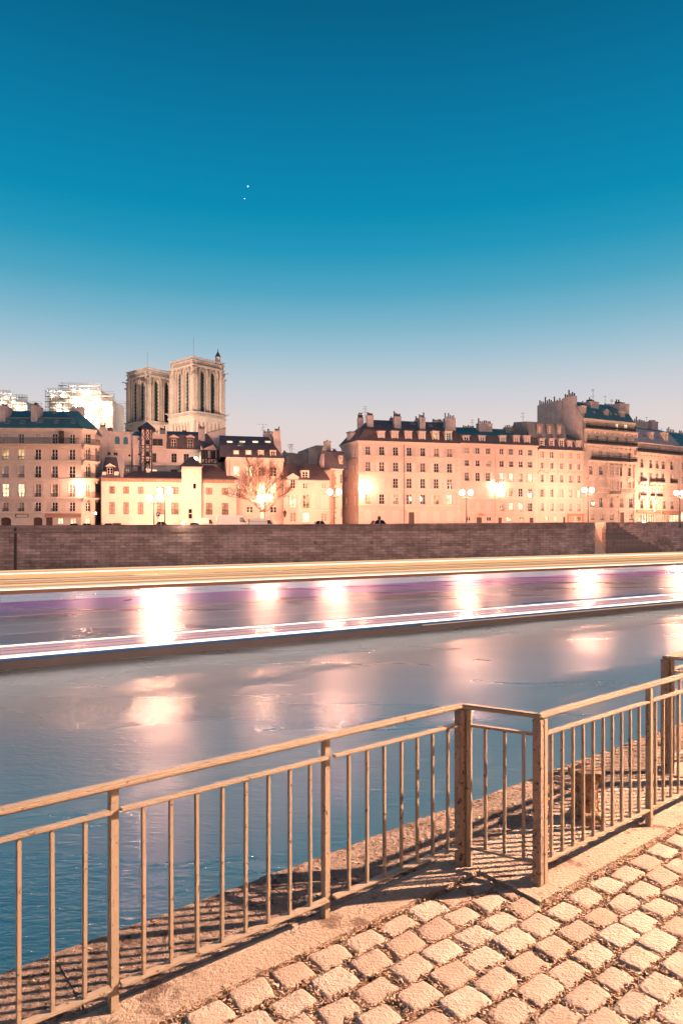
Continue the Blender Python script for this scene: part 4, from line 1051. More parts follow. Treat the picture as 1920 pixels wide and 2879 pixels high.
# ---- 3: grey-lilac old houses rising behind the low house
zb3 = zroad(450)
b = Bld('old_townhouse', 'old lilac grey townhouse with arched top windows and half-timbered stair turret', 262, 122, 640, 127, 9, M['lilac'], zb=zb3)
c = bay(b, 268, 121.6, 301, 122, 8); c.walls(c.z(1205,285), name='side_wing')
chimney(c, 281, 296, 1199, 1206, .5, .9, 4, potpx=6); chimney(c, 300, 316, 1206, 1213, 1.2, .9, 4, M['brown'], potpx=6)
c = bay(b, 300, 122.5, 374, 123.5, 9); X = 340
def arch_win(c, xa, xb, ya, yb, ref):
    u0, u1 = c.u(xa), c.u(xb); z0, z1 = c.z(yb, ref), c.z(ya, ref); r = (u1-u0)/2; k = 8
    c.holes.append((u0,u1,z0,z1)); mb = MB(); zs = z1-r; pts = [((u0+u1)/2-r*math.cos(math.pi*i/k), zs+r*math.sin(math.pi*i/k)) for i in range(k+1)]
    mb.prism([(u0,z1)]+pts[:k//2+1], 'y', -.004, .2); mb.prism([(u1,z1)]+pts[k//2:], 'y', -.004, .2); c.part('arch_spandrel', mb, c.m)
    mb = MB(); mb.box(u0+.02,u1-.02,.15,.17,z0,z1); c.part('arched_window', mb, M['teal'])
    mb = MB(); mb.box((u0+u1)/2-.03,(u0+u1)/2+.03,.11,.148,z0,z1); mb.box(u0,u1,.11,.147,(z0+z1)/2-.03,(z0+z1)/2+.03); c.part('glazing_bar', mb, M['iron'])
    c.ledge(z0, u0-.1, u1+.1, .08, .1)
arch_win(c, 322.5, 337, 1226.5, 1249, X); arch_win(c, 346.5, 360, 1227.5, 1249, X)
add_windows(c, [306], 1271.5, 1280, X, 9.5, 'glass', sash=M['sashd']); add_windows(c, [325], 1272, 1281, X, 12, 'glass', sash=M['sashd'])
def roundwin(c, px, py, rpx, kd='glass', fr=None):
    u, z = c.uv(px, py); r = rpx/FP*c.P.y; mb = MB(); k = 12
    mb.prism([(u+r*math.cos(2*math.pi*i/k), z+r*math.sin(2*math.pi*i/k)) for i in range(k)], 'y', -.03, -.004); o = c.part('round_window', mb, M[kd])
    mb = MB()
    for i in range(k):
        a0, a1 = 2*math.pi*i/k, 2*math.pi*(i+1)/k; mb.bar((u+r*math.cos(a0),-.04,z+r*math.sin(a0)),(u+r*math.cos(a1),-.04,z+r*math.sin(a1)),.09,.09,up=(0,1,0))
    c.part('round_window_ring', mb, fr or M['trim'])
roundwin(c, 364, 1280.5, 4)
add_windows(c, [358.5], 1317, 1326, X, 11, 'dim', sash=M['sashd'])
c.walls(c.z(1214.5,X)); c.ledge(c.z(1214.5,X)+.1, out=.1, h=.2); c.ledge(c.z(1261,X), out=.14, h=.25); c.ledge(c.z(1308,X), out=.08, h=.18, m=M['lead'])
chimney(c, 357, 371, 1212, 1217, 1.5, .9, 3, M['clay'], potpx=3)
pipe(c, 371, c.zb, c.z(1262,X), M['lead'])
c = bay(b, 373, 122.3, 398, 122.7, 9)      # projecting bay
roundwin(c, 390, 1234, 3.6); roundwin(c, 391.5, 1277.5, 3.6)
add_windows(c, [391], 1311, 1325, 390, 8, 'glass', sash=M['sashd'])
c.walls(c.z(1225,385)); c.ledge(c.z(1260,385), out=.14, h=.25); c.ledge(c.z(1308,385), out=.08, h=.18, m=M['lead'])
roof(c, [(-.2,c.z(1225,385)),(3,c.z(1213,385,3))], -.1, c.L+.1, M['zinc'], hipL=[0,.5], hipR=[0,.2])
# half-timbered turret
c = bay(b, 397, 120.6, 427, 121.0, 3.4); X = 412
zt, z_0 = c.z(1205,X), c.zb-.5
c.walls(zt, name='turret_wall')
mb = MB(); Lc = c.L
lv = [1206,1225,1227,1253,1255,1261,1263,1291,1293,1308,1310,1324]
for u in (0.04, .33*Lc, .42*Lc, .8*Lc, Lc-.04): mb.box(u-.07,u+.07,-.06,-.003,z_0,zt)
for py in (1207,1226,1260,1262,1291,1309,1253,1283): z = c.z(py,X); mb.box(-.02,Lc+.02,-.09,-.061,z-.08,z+.08)
for (ya, yb) in ((1207,1226),(1227,1240),(1263,1275),(1292,1308)):
    za, zb2 = c.z(ya,X), c.z(yb,X)
    mb.bar((.42*Lc,-.05,za),(.8*Lc,-.05,zb2),.1,.06,up=(0,1,0)); mb.bar((.8*Lc,-.05,za),(.42*Lc,-.052,zb2),.1,.06,up=(0,1,0))
    mb.bar((.05*Lc,-.05,zb2),(.33*Lc,-.05,za),.09,.06,up=(0,1,0)); mb.bar((.8*Lc,-.05,za),(.98*Lc,-.05,zb2),.09,.06,up=(0,1,0))
c.part('timber_frame', mb, M['timber'])
for ya, yb in ((1237,1250),(1269,1283),(1296,1304)):
    mb = MB(); mb.box(.45*Lc,.78*Lc,-.02,-.004,c.z(yb,X),c.z(ya,X)); c.part('turret_window', mb, M['glass'])
for py in (1226,1260.5,1308): c.ledge(c.z(py,X), -.1, Lc+.1, .16, .16, M['lead'])
roof(c, [(-.7,zt),(1.7,c.z(1186.5,411,1.7))], -.6, Lc+.6, M['slate'], hipL=[0,Lc/2+.5], hipR=[0,Lc/2+.5])
c = bay(b, 427, 123.6, 469, 124.2, 8); X = 448
add_windows(c, [442.5], 1233, 1253, X, 31, 'glass', sash=M['sashd'], sill=True)
add_windows(c, [433], 1274, 1300, X, 13, 'glass', sash=M['sashd'])
add_windows(c, [434], 1319.5, 1326, X, 16, 'lit')
c.walls(c.z(1222,X)); c.ledge(c.z(1222,X)+.1, out=.1, h=.15); c.ledge(c.z(1260,X), out=.14, h=.2); c.ledge(c.z(1309,X), out=.08, h=.18, m=M['lead'])
chimney(c, 450, 465, 1208, 1222, 3, .9, 4, M['chim'], potpx=7)
c = bay(b, 468, 123.8, 564, 125.2, 9); X = 515
add_windows(c, [489.5,524], 1275.5, 1301, X, 14.5, 'glass', sash=M['sashd'])
add_windows(c, [489.5], 1320, 1327, X, 19, 'glass', sash=M['sashd'])
zE3 = c.z(1264,X)
c.walls(zE3); c.ledge(zE3+.05, -.1, c.L+.1, .3, .3); c.ledge(c.z(1309,X), out=.08, h=.18, m=M['lead'])
roof(c, [(-.25,zE3+.06),(1.0,c.z(1222,X,1.0)),(4.4,c.z(1213,X,4.4))], 0, c.L, M['slate'])
for cx_ in (488.5,535): dormer(c, cx_, 21, 1229.5, 1262, -.15, 'glass', M['sashd'], 2.2, 'gable', M['cream'], .62)
chimney(c, 558, 576, 1205, 1237, .6, 1.2, 4, M['chim'], potpx=8); chimney(c, 512, 524, 1211, 1216, 4, .8, 3, M['clay'], potpx=3)
wall_lamp(550, 1289, 123.6, 'round glowing wall lamp on the old grey townhouse behind the stair tower', .28, 'small')
# right part: gable wall and timbered loft
b3r = Bld('timbered_loft_house', 'old house with tall pale gable wall and a half-timbered loft window', 562, 122, 634, 123.5, 8, M['lilac'], zb=zb3)
c = b3r
mb = MB(); P = lambda px, py, v: (c.u(px,v), v, c.z(py,px,v))
g = [P(583,1218,4),P(634,1204,4),P(634,1345,4),P(578,1345,4),P(612,1262,4)]
mb.poly(g); k = [(p[0],p[1]+.6,p[2]) for p in g]; mb.poly(k[::-1])
for i in range(5): j = (i+1) % 5; mb.quad(g[i], g[j], k[j], k[i])
c.part('gable_wall', mb, M['lilac'])
mb = MB(); mb.bar(P(583,1217,4.2),P(634,1203,4.2),.9,.12); c.part('gable_coping', mb, M['lead'])
mb = MB(); mb.poly([P(556,1232,4.5),P(582,1217,4.5),P(611,1258,2),P(575,1268,1)]); mb.poly([P(556,1232,4.8),P(575,1268,1.3),P(611,1258,2.3),P(582,1217,4.8)]); c.part('roof', mb, M['slate'])
mb = MB(); mb.bar(P(556,1232,4.4),P(575,1267,.9),.3,.12); c.part('roof_flashing', mb, M['zinc'])
u0, u1 = c.u(566), c.u(612); zt, z_ = c.z(1265,590), c.z(1345,590); mb = MB(); mb.box(u0,u1,.2,3.4,z_,zt); mb.prism([(u0,zt),(u1,zt),(c.u(600),c.z(1249,600))], 'y', .25, 3.4); c.part('loft_wall', mb, M['lilac'])
mb = MB()
mb.quad((u0-.4,-.1,zt-.25),(c.u(600),-.1,c.z(1247,600)),(c.u(600),3.5,c.z(1247,600)),(u0-.4,3.5,zt-.25)); mb.quad((u1+.3,-.1,zt-.3),(u1+.3,3.5,zt-.3),(c.u(600),3.5,c.z(1247,600)+.01),(c.u(600),-.1,c.z(1247,600)+.01)); c.part('loft_roof', mb, M['slate'])
mb = MB()
for px in (567,576,584,592,600,611): mb.box(c.u(px)-.08,c.u(px)+.08,.1,.19,c.z(1302,590),zt)
for py in (1266,1289,1303): mb.box(u0,u1,.08,.099,c.z(py,590)-.08,c.z(py,590)+.08)
mb.bar((c.u(567),.12,c.z(1303,590)),(c.u(590),.12,c.z(1289,590)),.12,.08,up=(0,1,0)); mb.bar((c.u(590),.12,c.z(1303,590)),(c.u(611),.12,c.z(1289,590)),.12,.08,up=(0,1,0)); c.part('timber_frame', mb, M['timber'])
for xa, xb in ((569,575),(578,583),(594,606)):
    mb = MB(); mb.box(c.u(xa),c.u(xb),.12,.195,c.z(1288,590),c.z(1267,590)); c.part('window', mb, M['glass'])
mb = MB(); a_ = P(625,1281,3.9); mb.box(a_[0]-.15,a_[0]+.15,3.9,3.98,a_[2]-.45,a_[2]+.45); c.part('slit_window', mb, M['lit'])

# ---- 4: house with four lit dormers behind the bare tree
b = Bld('dormer_house', 'orange-lit house with dark slate roof, four dormers and glowing upper windows behind the bare tree', 637, 117.8, 797, 120, 9, M['cream']); X = 715
add_windows(b, [666,700,735,769], 1312, 1339, X, 17, ['lit','lit','glass','glass'])
add_windows(b, [666,700,735,769], 1357, 1387, X, 17, ['lit','lit','lit','lit'])
add_windows(b, [702,769], 1425, 1442, X, 17, ['glass','glass'])
add_windows(b, [655,735], 1425, 1442, X, 15, ['curtain','curtain'])
zE = b.z(1287,X); b.walls(zE); b.cornice(zE); b.ledge(b.z(1446,X)); 
pr = [(-.4,zE+.003),(1.7,b.z(1252,X,1.7)),(4.5,b.z(1227,X,4.5))]
roof(b, pr, -1.0, b.L, M['slate'], hipR=[0,1.2,2.2])
for cx_, kd in ((664,'lit'),(699,'lit'),(734,'dim'),(768,'glass')): dormer(b, cx_, 16, 1265, 1285.5, .0, kd, M['cream'], 2.4, 'hip', M['slate'])
for cx_ in (646,681,718,753): skylight(b, cx_, 17, 1243, 6, pr[1], pr[2], M['lit'])
skylight(b, 676, 15, 1252, 7, pr[1], pr[2], M['teal'])
# chimney gable
mb = MB(); P = lambda px, py, v: (b.u(px,v), v, b.z(py,px,v))
g = [P(764,1213,5),P(788,1208,5),P(795,1284,.4),P(779,1284,.4),P(771,1250,2)]
g = [P(766,1214,3),P(787,1208.5,3),P(793,1284,3),P(776,1284,3)]; mb.poly(g); k = [(p[0],p[1]+3.2,p[2]) for p in g]; mb.poly(k[::-1])
for i in range(4): j = (i+1) % 4; mb.quad(g[i],g[j],k[j],k[i])
b.part('chimney_gable', mb, M['chim'])
chimney(b, 742, 768, 1218, 1230, 5, .9, 5, potpx=8); chimney(b, 774, 787, 1210, 1214, 4, .9, 4, potpx=7)
antenna(b, 740, 1192, 1222, 5, ((.03,1.1),(.3,.3),(.55,.5)))
pipe(b, 645, b.zb, zE)
b4 = b
# ---- 5: low house with pedimented dormer
b = Bld('low_corner_house', 'low cream house with a pedimented wall dormer and steep brown roof', 797, 119.2, 932, 121.5, 8, M['cream']); X = 860
zE = b.z(1351,X)
add_windows(b, [858.5], 1358, 1374, X, 13, 'glass'); add_windows(b, [911], 1358, 1373, X, 12, 'curtain')
add_windows(b, [824,861], 1390, 1429, X, 18, ['lit','dim'], guard=.6, surround=1); add_windows(b, [912], 1390, 1429, X, 19, 'closed')
add_windows(b, [824,861], 1442, 1468, X, 17, ['curtain','lit']); add_windows(b, [911], 1442, 1466, X, 17, 'curtain')
for cx_ in (843,880): 
    mb = MB(); mb.box(b.u(cx_-5),b.u(cx_+5),-.06,-.003,b.z(1428,X),b.z(1386,X)); b.part('pilaster', mb, M['trim'])
b.walls(zE); b.ledge(zE+.14, -.1, b.L+.1, .4, .14, M['lead'], 'gutter'); b.ledge(b.z(1381,X), out=.1, h=.12); b.ledge(b.z(1433,X), out=.15, h=.18)
roof(b, [(-.3,zE+.145),(4,b.z(1304,X,4))], -.4, b.L, M['slateb'], hipR=[0,1.6])
o = dormer(b, 823.5, 30, 1343, 1376, -.25, 'glass', M['cream'], 2.5, 'gable', M['cream'], .42); dormer(b, 858, 22, 1322, 1349, .2, 'glass', M['cream'], 2.4, 'hip', M['slate'], .72)
c = bay(b, 930, 120.9, 962, 121.8, 7); X = 950        # rubble-edged narrow wing and its mansard
add_windows(c, [959], 1332, 1359, X, 5, 'glass'); add_windows(c, [960], 1428, 1455, X, 5, 'curtain')
zE2 = c.z(1320,X); c.walls(zE2, name='wing_wall'); rb = random.Random(8)
z_ = c.zb
while z_ < zE2-.3:
    mb = MB(); h_ = rb.uniform(.3,.5); mb.box(.05, rb.uniform(.5,1.1), -.06, -.003, z_, min(zE2,z_+h_-.03)); c.part('rubble_quoin', mb, M['brown']); z_ += h_
c.ledge(zE2+.1, -.1, c.L+.2, .3, .2)
roof(c, [(-.2,zE2+.11),(1.2,c.z(1271,X,1.2)),(3,c.z(1268,X,3))], 0, c.L+1, M['slate'])
dormer(c, 959.5, 9, 1281, 1305, -.05, 'dim', M['cream'], 1.5)
chimney(c, 938, 945, 1265, 1272, 2, .6, 2, M['clay'], potpx=3)
mb = MB(); g = [(c.u(916,3),3,c.z(1255,916,3)),(c.u(930,3),3,c.z(1255,930,3)),(c.u(936,3),3,c.z(1345,936,3)),(c.u(925,3),3,c.z(1345,930,3)),(c.u(906,3),3,c.z(1300,906,3))]
mb.poly(g); k = [(p[0],p[1]+1.5,p[2]) for p in g]; mb.poly(k[::-1])
for i in range(5): j = (i+1) % 5; mb.quad(g[i],g[j],k[j],k[i])
c.part('party_wall', mb, M['chim']); chimney(c, 917, 930, 1239, 1257, 3, 1.2, 1, M['greywall'], potpx=3)
mb = MB(); mb.tube((c.u(931),2,c.z(1256,945)),(c.u(962),2,c.z(1258,945)),.03,n=4); mb.tube((c.u(947),2,c.z(1256,945)),(c.u(953),2,c.z(1269,945)),.03,n=4); c.part('roof_rail', mb, M['lead'])
# ---- 6: grey blank walls behind
b = Bld('rear_block', 'bare grey party walls of a taller block behind the low cream house', 790, 134, 935, 138, 9, M['greywall'], zb=zroad(850)); X = 860
for xa, xb, yt, v in ((796,828,1274,0),(826,870,1276,.5),(868,894,1262,0),(892,918,1253,.4)):
    mb = MB(); mb.box(b.u(xa),b.u(xb),v,v+7,b.zb,b.z(yt,(xa+xb)/2)); mb.box(b.u(xa)-.05,b.u(xb)+.05,v-.1,v+7.1,b.z(yt,(xa+xb)/2)+.003,b.z(yt-1.5,(xa+xb)/2)); b.part('party_wall', mb, M['greywall'] if xa > 860 else M['lead'])
mb = MB(); mb.bar((b.u(812),-.1,b.z(1330,812)),(b.u(806),-.1,b.z(1283,806)),.5,.1,up=(0,1,0)); b.part('flue', mb, M['greywall'])
chimney(b, 799, 806, 1271, 1276, 1, .8, 2, M['clay'], potpx=3); chimney(b, 884, 891, 1257, 1262, 1, .8, 0, M['chim'])
antenna(b, 816, 1248, 1272, 2, ((.1,.5),(.25,.7),(.4,.4))); antenna(b, 821, 1247, 1272, 2, ((.12,.6),(.3,.5),(.6,.8)))
# ---- 7: the big cream corner house in the middle
b = Bld('corner_mansion', 'large cream corner house with seven shuttered windows per storey and six pale dormers', 1008, 124, 1293, 128.6, 12, M['cream']); X = 1150
C7 = [1034.4,1073.4,1112.2,1150.3,1188.5,1226.6,1263.9]
add_windows(b, C7, 1258, 1282, X, 13, ['glass']*5+['curtain','curtain'], sh=9.5, guard=.5)
add_windows(b, C7, 1300.4, 1327, X, 13, 'glass', sh=9.5, guard=.45)
add_windows(b, C7, 1345, 1373, X, 13.5, ['closed','closed']+['glass']*5, sh=8.5, guard=.4)
add_windows(b, C7, 1390.5, 1418, X, 14, ['dim','glass','dim','glass','glass','dim','lit'], sh=9, guard=.5)
add_windows(b, C7, 1436, 1466, X, 17, ['closed','closed','closed','none','closed','closed','closed'])
u0, u1 = b.u(1148.6), b.u(1164.5); b.holes.append((u0,u1,b.zb,b.z(1440,X)))
mb = MB(); mb.box(u0,u1,.1,.16,b.zb,b.z(1440,X)); mb.box((u0+u1)/2-.04,(u0+u1)/2+.04,.07,.099,b.zb,b.z(1440,X)); b.part('door', mb, M['door'])
mb = MB(); za = b.z(1440,X); mb.box(u0-.3,u0,-.1,-.003,b.zb,za); mb.box(u1,u1+.3,-.1,-.003,b.zb,za); mb.box(u0-.5,u1+.5,-.14,-.003,za,za+.35); mb.box(u0-.7,u1+.7,-.3,-.003,b.z(1432.5,X)-.15,b.z(1432.5,X)); b.part('door_surround', mb, M['trim'])
zE = b.z(1243,X); b.walls(zE)
for py in (1284,1329,1374.5,1419.5): b.ledge(b.z(py,X), out=.16, h=.17)
b.cornice(zE)
rq = random.Random(2)
def quoins(b, side, z0, z1, m=None):
    z = z0; i = 0
    while z < z1-.3:
        w = .75 if i % 2 else .5; mb = MB(); u = 0 if side == 'l' else b.L-w; mb.box(u, u+w, -.06, -.003, z, z+.40); b.part('quoin', mb, m or M['trim']); z += .45; i += 1
quoins(b, 'l', b.zb+.4, zE-.6); quoins(b, 'r', b.zb+.4, zE-.6)
pipe(b, 1136, b.zb, zE-.5, M['lead'])
pr = [(-.4,zE+.003),(1.5,b.z(1212,X,1.5)),(5.5,b.z(1184,X,5.5))]
roof(b, pr, -.4, b.L, M['slate'], hipL=[0,1.0,4.0], mats=[M['slateb'], M['slate']])
for cx_, kd in zip((1072.6,1110.7,1148.8,1187,1225,1261), ('blind','blind','blind','blind','dim','teal')): dormer(b, cx_, 19, 1213, 1239.5, .1, kd, M['trim'], 2.4, 'flat', M['trim'], .72)
for a in ((1034,1050,1167,1201,2.2,1.2,5),(1109,1128,1170,1206,2.5,1.2,5),(1180,1196,1173,1210,2.5,1.2,4),(1252,1281,1175,1214,2.4,1.2,6)): chimney(b, *a[:4], a[4], a[5], a[6], potpx=9)
for xa, xb, yt, n_ in ((1097,1106,1180,3),(1170,1178,1179,3),(1218,1246,1184,7)): chimney(b, xa, xb, yt, yt+6, 6.2, .9, n_, potpx=6)
chimney(b, 1008.5, 1022, 1174, 1200, 5.5, 1.2, 5, potpx=9)
antenna(b, 1027, 1142, 1180, 4.5, ((.03,.5),(.2,.55),(.45,.6),(.7,.25)))
skylight(b, 1160, 15, 1190, 9, pr[1], pr[2], M['teal']); skylight(b, 1209, 11, 1196.5, 6, pr[1], pr[2], M['teal'])
b7 = b
c = bay(b, 959.5, 131.5, 1008, 124, 9)      # its left flank
add_windows(c, [972,997], 1262, 1286, 1008, 6, ['curtain','glass'], sh=4.5); add_windows(c, [975,997], 1304, 1332, 1008, 6, 'glass', sh=4.5)
add_windows(c, [973,997], 1348, 1378, 1008, 6, 'curtain'); add_windows(c, [975,999], 1394, 1422, 1008, 5, 'glass'); add_windows(c, [974,1000], 1440, 1467, 1008, 6.5, 'closed')
zc7 = zE
c.walls(zc7, name='side_wall')
for py in (1284,1329,1374.5,1419.5): c.ledge(b.z(py,X), out=.16, h=.17)
c.cornice(zc7)
roof(c, [(-.4,zc7+.005),(1.5,pr[1][1]-.02),(4,pr[2][1]-1.2)], -.4, c.L+.3, M['slateb'], hipL=[0,1,3], hipR=[0,1,3])
dormer(c, 979.5, 9, 1216, 1240, .1, 'blind', M['trim'], 2.2)
wall_lamp(1021, 1366, 122.9, 'glaring street lamp fixed on the left corner of the large cream corner house', .50)
# ---- 8: shuttered house with lit third floor
b = Bld('shuttered_house', 'wide cream shuttered house with lit windows on its right half and teal zinc roof', 1293, 128.7, 1511, 133.2, 11, M['cream']); X = 1400
CL, CR = [1312.9,1342.6,1372], [1410,1436.9,1463.7,1490.4]; CC = CL+CR
add_windows(b, CC, 1260.5, 1278, X, 11, ['curtain','glass','glass','glass','glass','glass','glass'], sh=6.5)
add_windows(b, CC, 1295, 1312.5, X, 11, ['glass','glass','dim']+['glass']*4, sh=6.5, guard=.4)
add_windows(b, CC, 1330, 1354, X, 11.5, ['glass']*3+['lit','lit','dim','lit'], sh=6.5, guard=.45)
add_windows(b, CC, 1371.5, 1396.5, X, 11.5, ['closed','closed','closed','lit','dim','glass','glass'], sh=6)
add_windows(b, CC, 1413, 1437.5, X, 11.5, ['closed','closed','closed','dim','lit','lit','glass'], sh=6, guard=.3)
add_windows(b, [1317,1375,1467,1431], 1454, 1465, X, 13, ['glass','glass','dim','lit'], sill=False)
for xa, xb in ((1340,1354),(1401,1410),(1489,1499)):
    mb = MB(); mb.box(b.u(xa),b.u(xb),-.03,.1,b.zb,b.z(1455,X)); b.part('door', mb, M['door'])
zE = b.z(1249.5,X); b.walls(zE)
b.ledge(b.z(1400,X), out=.25, h=.22); b.ledge(b.z(1441,X), out=.12, h=.15)
for py in (1281,1316): b.ledge(b.z(py,X), out=.06, h=.1)
mb = MB(); mb.box(-.1,b.L+.1,-.3,-.003,zE-.25,zE); b.part('cornice', mb, M['trim']); b.gutter(zE+.003)
quoins(b, 'r', b.zb+.4, zE-.4); pipe(b, 1393, b.zb, zE-.3, M['trim'])
pr = [(-.3,zE+.15),(.8,b.z(1225.5,X,.8)),(5.0,b.z(1206,X,5))]
roof(b, pr, 0, b.L, M['zinc'], hipR=[0,.1,4.5], mats=[M['slate'],M['zinc']])
seams(b, (0,.8,pr[1][1]+.03),(b.L-.2,.8,pr[1][1]+.03),(0,5,pr[2][1]+.03),(b.L-4.5,5,pr[2][1]+.03), 26, M['zinc'])
for cx_, kd in ((1311,'glass'),(1355.7,'teal'),(1414,'teal'),(1452.4,'curtain'),(1482.4,'curtain')): dormer(b, cx_, 17, 1225.5, 1247, -.05, kd, M['chim'], 1.6, 'flat', M['chim'], .66)
chimney(b, 1347, 1384, 1189, 1214, 3, 1.3, 7, potpx=8); chimney(b, 1303, 1335, 1201, 1206, 5.4, .9, 7, M['lead'], potpx=6); chimney(b, 1420, 1452, 1201, 1206, 5.6, .8, 6, M['lead'], potpx=6); chimney(b, 1455, 1490, 1196, 1208, 6.2, .9, 8, potpx=6)
antenna(b, 1328, 1180, 1204, 5.5, ((.05,.3),(.35,.6))); antenna(b, 1470, 1160, 1200, 6, ((.05,.5),(.3,.6)))
skylight(b, 1428, 13, 1215, 4, pr[1], pr[2], M['teal'])
mb = MB(); mb.poly([(b.u(1345),-.1,b.z(1443,X)),(b.u(1356),-.1,b.z(1443,X)),(b.u(1360),-.9,b.z(1449,X)),(b.u(1340),-.9,b.z(1449,X))]); b.part('door_canopy', mb, M['awning'])
wall_lamp(1401, 1366, 130.3, 'glaring street lamp fixed mid front of the wide cream shuttered house', .50)
# ---- 9: house with pedimented windows
b = Bld('pediment_house', 'cream house with small triangular pediments over the windows and a two-tier dark mansard', 1511.5, 133.3, 1640, 137, 11, M['cream']); X = 1579
C9 = [1524,1551.5,1578.8,1603.5,1627]
add_windows(b, C9, 1271.5, 1289, X, 9.5, ['curtain','glass','curtain','curtain','curtain'], surround=0)
add_windows(b, C9, 1302, 1320, X, 8.5, 'glass', sh=5.5)
add_windows(b, C9, 1336, 1357, X, 8.5, 'glass', sh=5.5, guard=.4)
add_windows(b, C9, 1376, 1399, X, 8.5, ['glass','glass','curtain','dim','lit'], sh=5.5)
add_windows(b, C9, 1415, 1437.5, X, 8.5, 'curtain', sh=5.5, guard=.4)
add_windows(b, [1537,1561], 1452, 1464, X, 8, ['lit','lit'], sill=False)
for cx_ in C9:
    u = b.u(cx_); z1 = b.z(1331,X); mb = MB(); 
    for p, q in (((u-1,z1),(u,z1+.62)),((u,z1+.62),(u+1,z1))): mb.bar((p[0],-.15,p[1]),(q[0],-.15,q[1]),.3,.14,up=(0,0,1))
    mb.box(u-1,u+1,-.14,-.003,z1-.14,z1); b.part('pediment', mb, M['trim'])
u0, u1 = b.u(1593.6), b.u(1641); mb = MB(); mb.box(u0,u1,-.18,-.003,b.z(1450,X),b.z(1444,X)); mb.box(u0,u0+.4,-.14,-.003,b.zb,b.z(1450.2,X)); mb.box(u1-.5,u1-.1,-.14,-.003,b.zb,b.z(1450.2,X)); b.part('shop_front', mb, M['awning'])
add_windows(b, [1606,1627], 1452, 1465, X, 13, ['dim','dim'], sill=False, sash=M['sashd'])
u0, u1 = b.u(1583), b.u(1589); mb = MB(); mb.box(u0,u1,-.03,.1,b.zb,b.z(1453,X)); b.part('door', mb, M['door'])
zE = b.z(1265.6,X); b.walls(zE)
for py in (1319,1359.5,1368,1401.5,1440.5): b.ledge(b.z(py,X), out=.14, h=.13)
mb = MB(); mb.box(0,b.L,-.35,-.003,zE-.3,zE); b.part('cornice', mb, M['trim']); b.gutter(zE+.003)
zm = b.z(1235,X,1); roof(b, [(-.3,zE+.15),(.9,zm)], 0, b.L-.3, M['slate'])
mb = MB(); uA, uB, uC = b.u(1492), b.u(1590,1), b.L; zt = b.z(1190,X,1.3); mb.prism([(.6,zm),(1.6,zt),(6,zt+.5),(8,zm)], 'x', -1.4, uB); b.part('upper_mansard', mb, M['lead'])
seams(b, (-1.3,.58,zm+.02),(uB,.58,zm+.02),(-1.3,1.58,zt+.02),(uB,1.58,zt+.02), 22, M['lead'])
mb = MB(); mb.prism([(.7,zm),(4.5,b.z(1221,1610,4.5)),(8,zm)], 'x', uB+.01, uC-.3); b.part('upper_roof', mb, M['zinc'])
for cx_ in (1524,1551.5,1579): dormer(b, cx_, 14, 1234, 1258, .0, 'glass', M['chim'], 1.6, 'flat', M['chim'], .62)
for cx_ in (1602,1626): dormer(b, cx_, 13, 1240, 1264, .0, 'curtain', M['chim'], 1.6, 'flat', M['chim'], .62)
for cx_ in (1517,1545,1572): dormer(b, cx_, 16, 1193.5, 1222, .8, 'curtain', M['lead'], 1.6, 'flat', M['lead'], .55)
# ---- 10: tall house with balconies
b = Bld('tall_apartment_house', 'tallest stone apartment house with long black balconies, bay window and blank chimney gable', 1641, 137.2, 1783, 143.5, 13, M['stone']); X = 1712
CT = [1653,1679,1707,1735,1760]; CM = [1660.8,1689,1711.6,1726.4,1743.8,1769]
add_windows(b, CT, 1186, 1208, X, 8.5, ['curtain','curtain','glass','lit','lit'], sill=False); add_windows(b, CT, 1227, 1250, X, 8.5, ['curtain','glass','glass','glass','glass'], sill=False)
add_windows(b, CM, 1269, 1296, X, 8.5, ['blind','glass','glass','curtain','glass','glass'], sill=False)
add_windows(b, CM, 1312, 1337, X, 8.5, ['glass','glass','curtain','curtain','glass','glass'], guard=.75)
add_windows(b, CM, 1353, 1379, X, 8.5, ['none','none','curtain','curtain','curtain','curtain'], surround=1)
add_windows(b, [1663,1690,1718.5,1747,1773.5], 1400, 1427, X, 9.5, ['curtain','glass','curtain','curtain','glass'], guard=.8)
add_windows(b, [1666,1692.5,1719,1774], 1446, 1463, X, 10, ['curtain','curtain','curtain','curtain'], guard=.3)
u0, u1 = b.u(1741.5), b.u(1753); mb = MB(); mb.box(u0,u1,-.04,.1,b.zb,b.z(1440,X)); b.part('door', mb, M['door'])
mb = MB(); mb.box(u0-.3,u0-.01,-.16,-.003,b.zb,b.z(1440,X)); mb.box(u1+.01,u1+.3,-.16,-.003,b.zb,b.z(1440,X)); mb.box(u0-.4,u1+.4,-.25,-.003,b.z(1440,X)+.01,b.z(1435.5,X)); b.part('door_surround', mb, M['trim'])
for cx_ in (1660.8,1689,1745,1771):
    u = b.u(cx_); z1 = b.z(1350,X); mb = MB(); k = 6; mb.prism([(u-1.0,z1)]+[(u-1.0*math.cos(math.pi*i/k), z1+.62*math.sin(math.pi*i/k)) for i in range(k+1)]+[(u+1.0,z1)][:0], 'y', -.22, -.004); b.part('curved_pediment', mb, M['trim'])
for py in (1388,1394,1400,1406,1412,1418,1424,1445,1451,1457): 
    z_ = b.z(py,X); mb = MB(); 
    for ua, ub in ((0.02,b.u(1657)),(b.u(1670),b.u(1684)),(b.u(1698),b.u(1712)),(b.u(1726),b.u(1739)),(b.u(1756),b.u(1766)),(b.u(1781),b.L-.02)): mb.box(ua,ub,-.05,-.003,z_-.36,z_)
    b.part('rustic_course', mb, M['stone'])
zE = b.z(1182.5,X); b.walls(zE)
b.ledge(b.z(1430,X), out=.2, h=.2); b.ledge(b.z(1341,X), out=.08, h=.1)
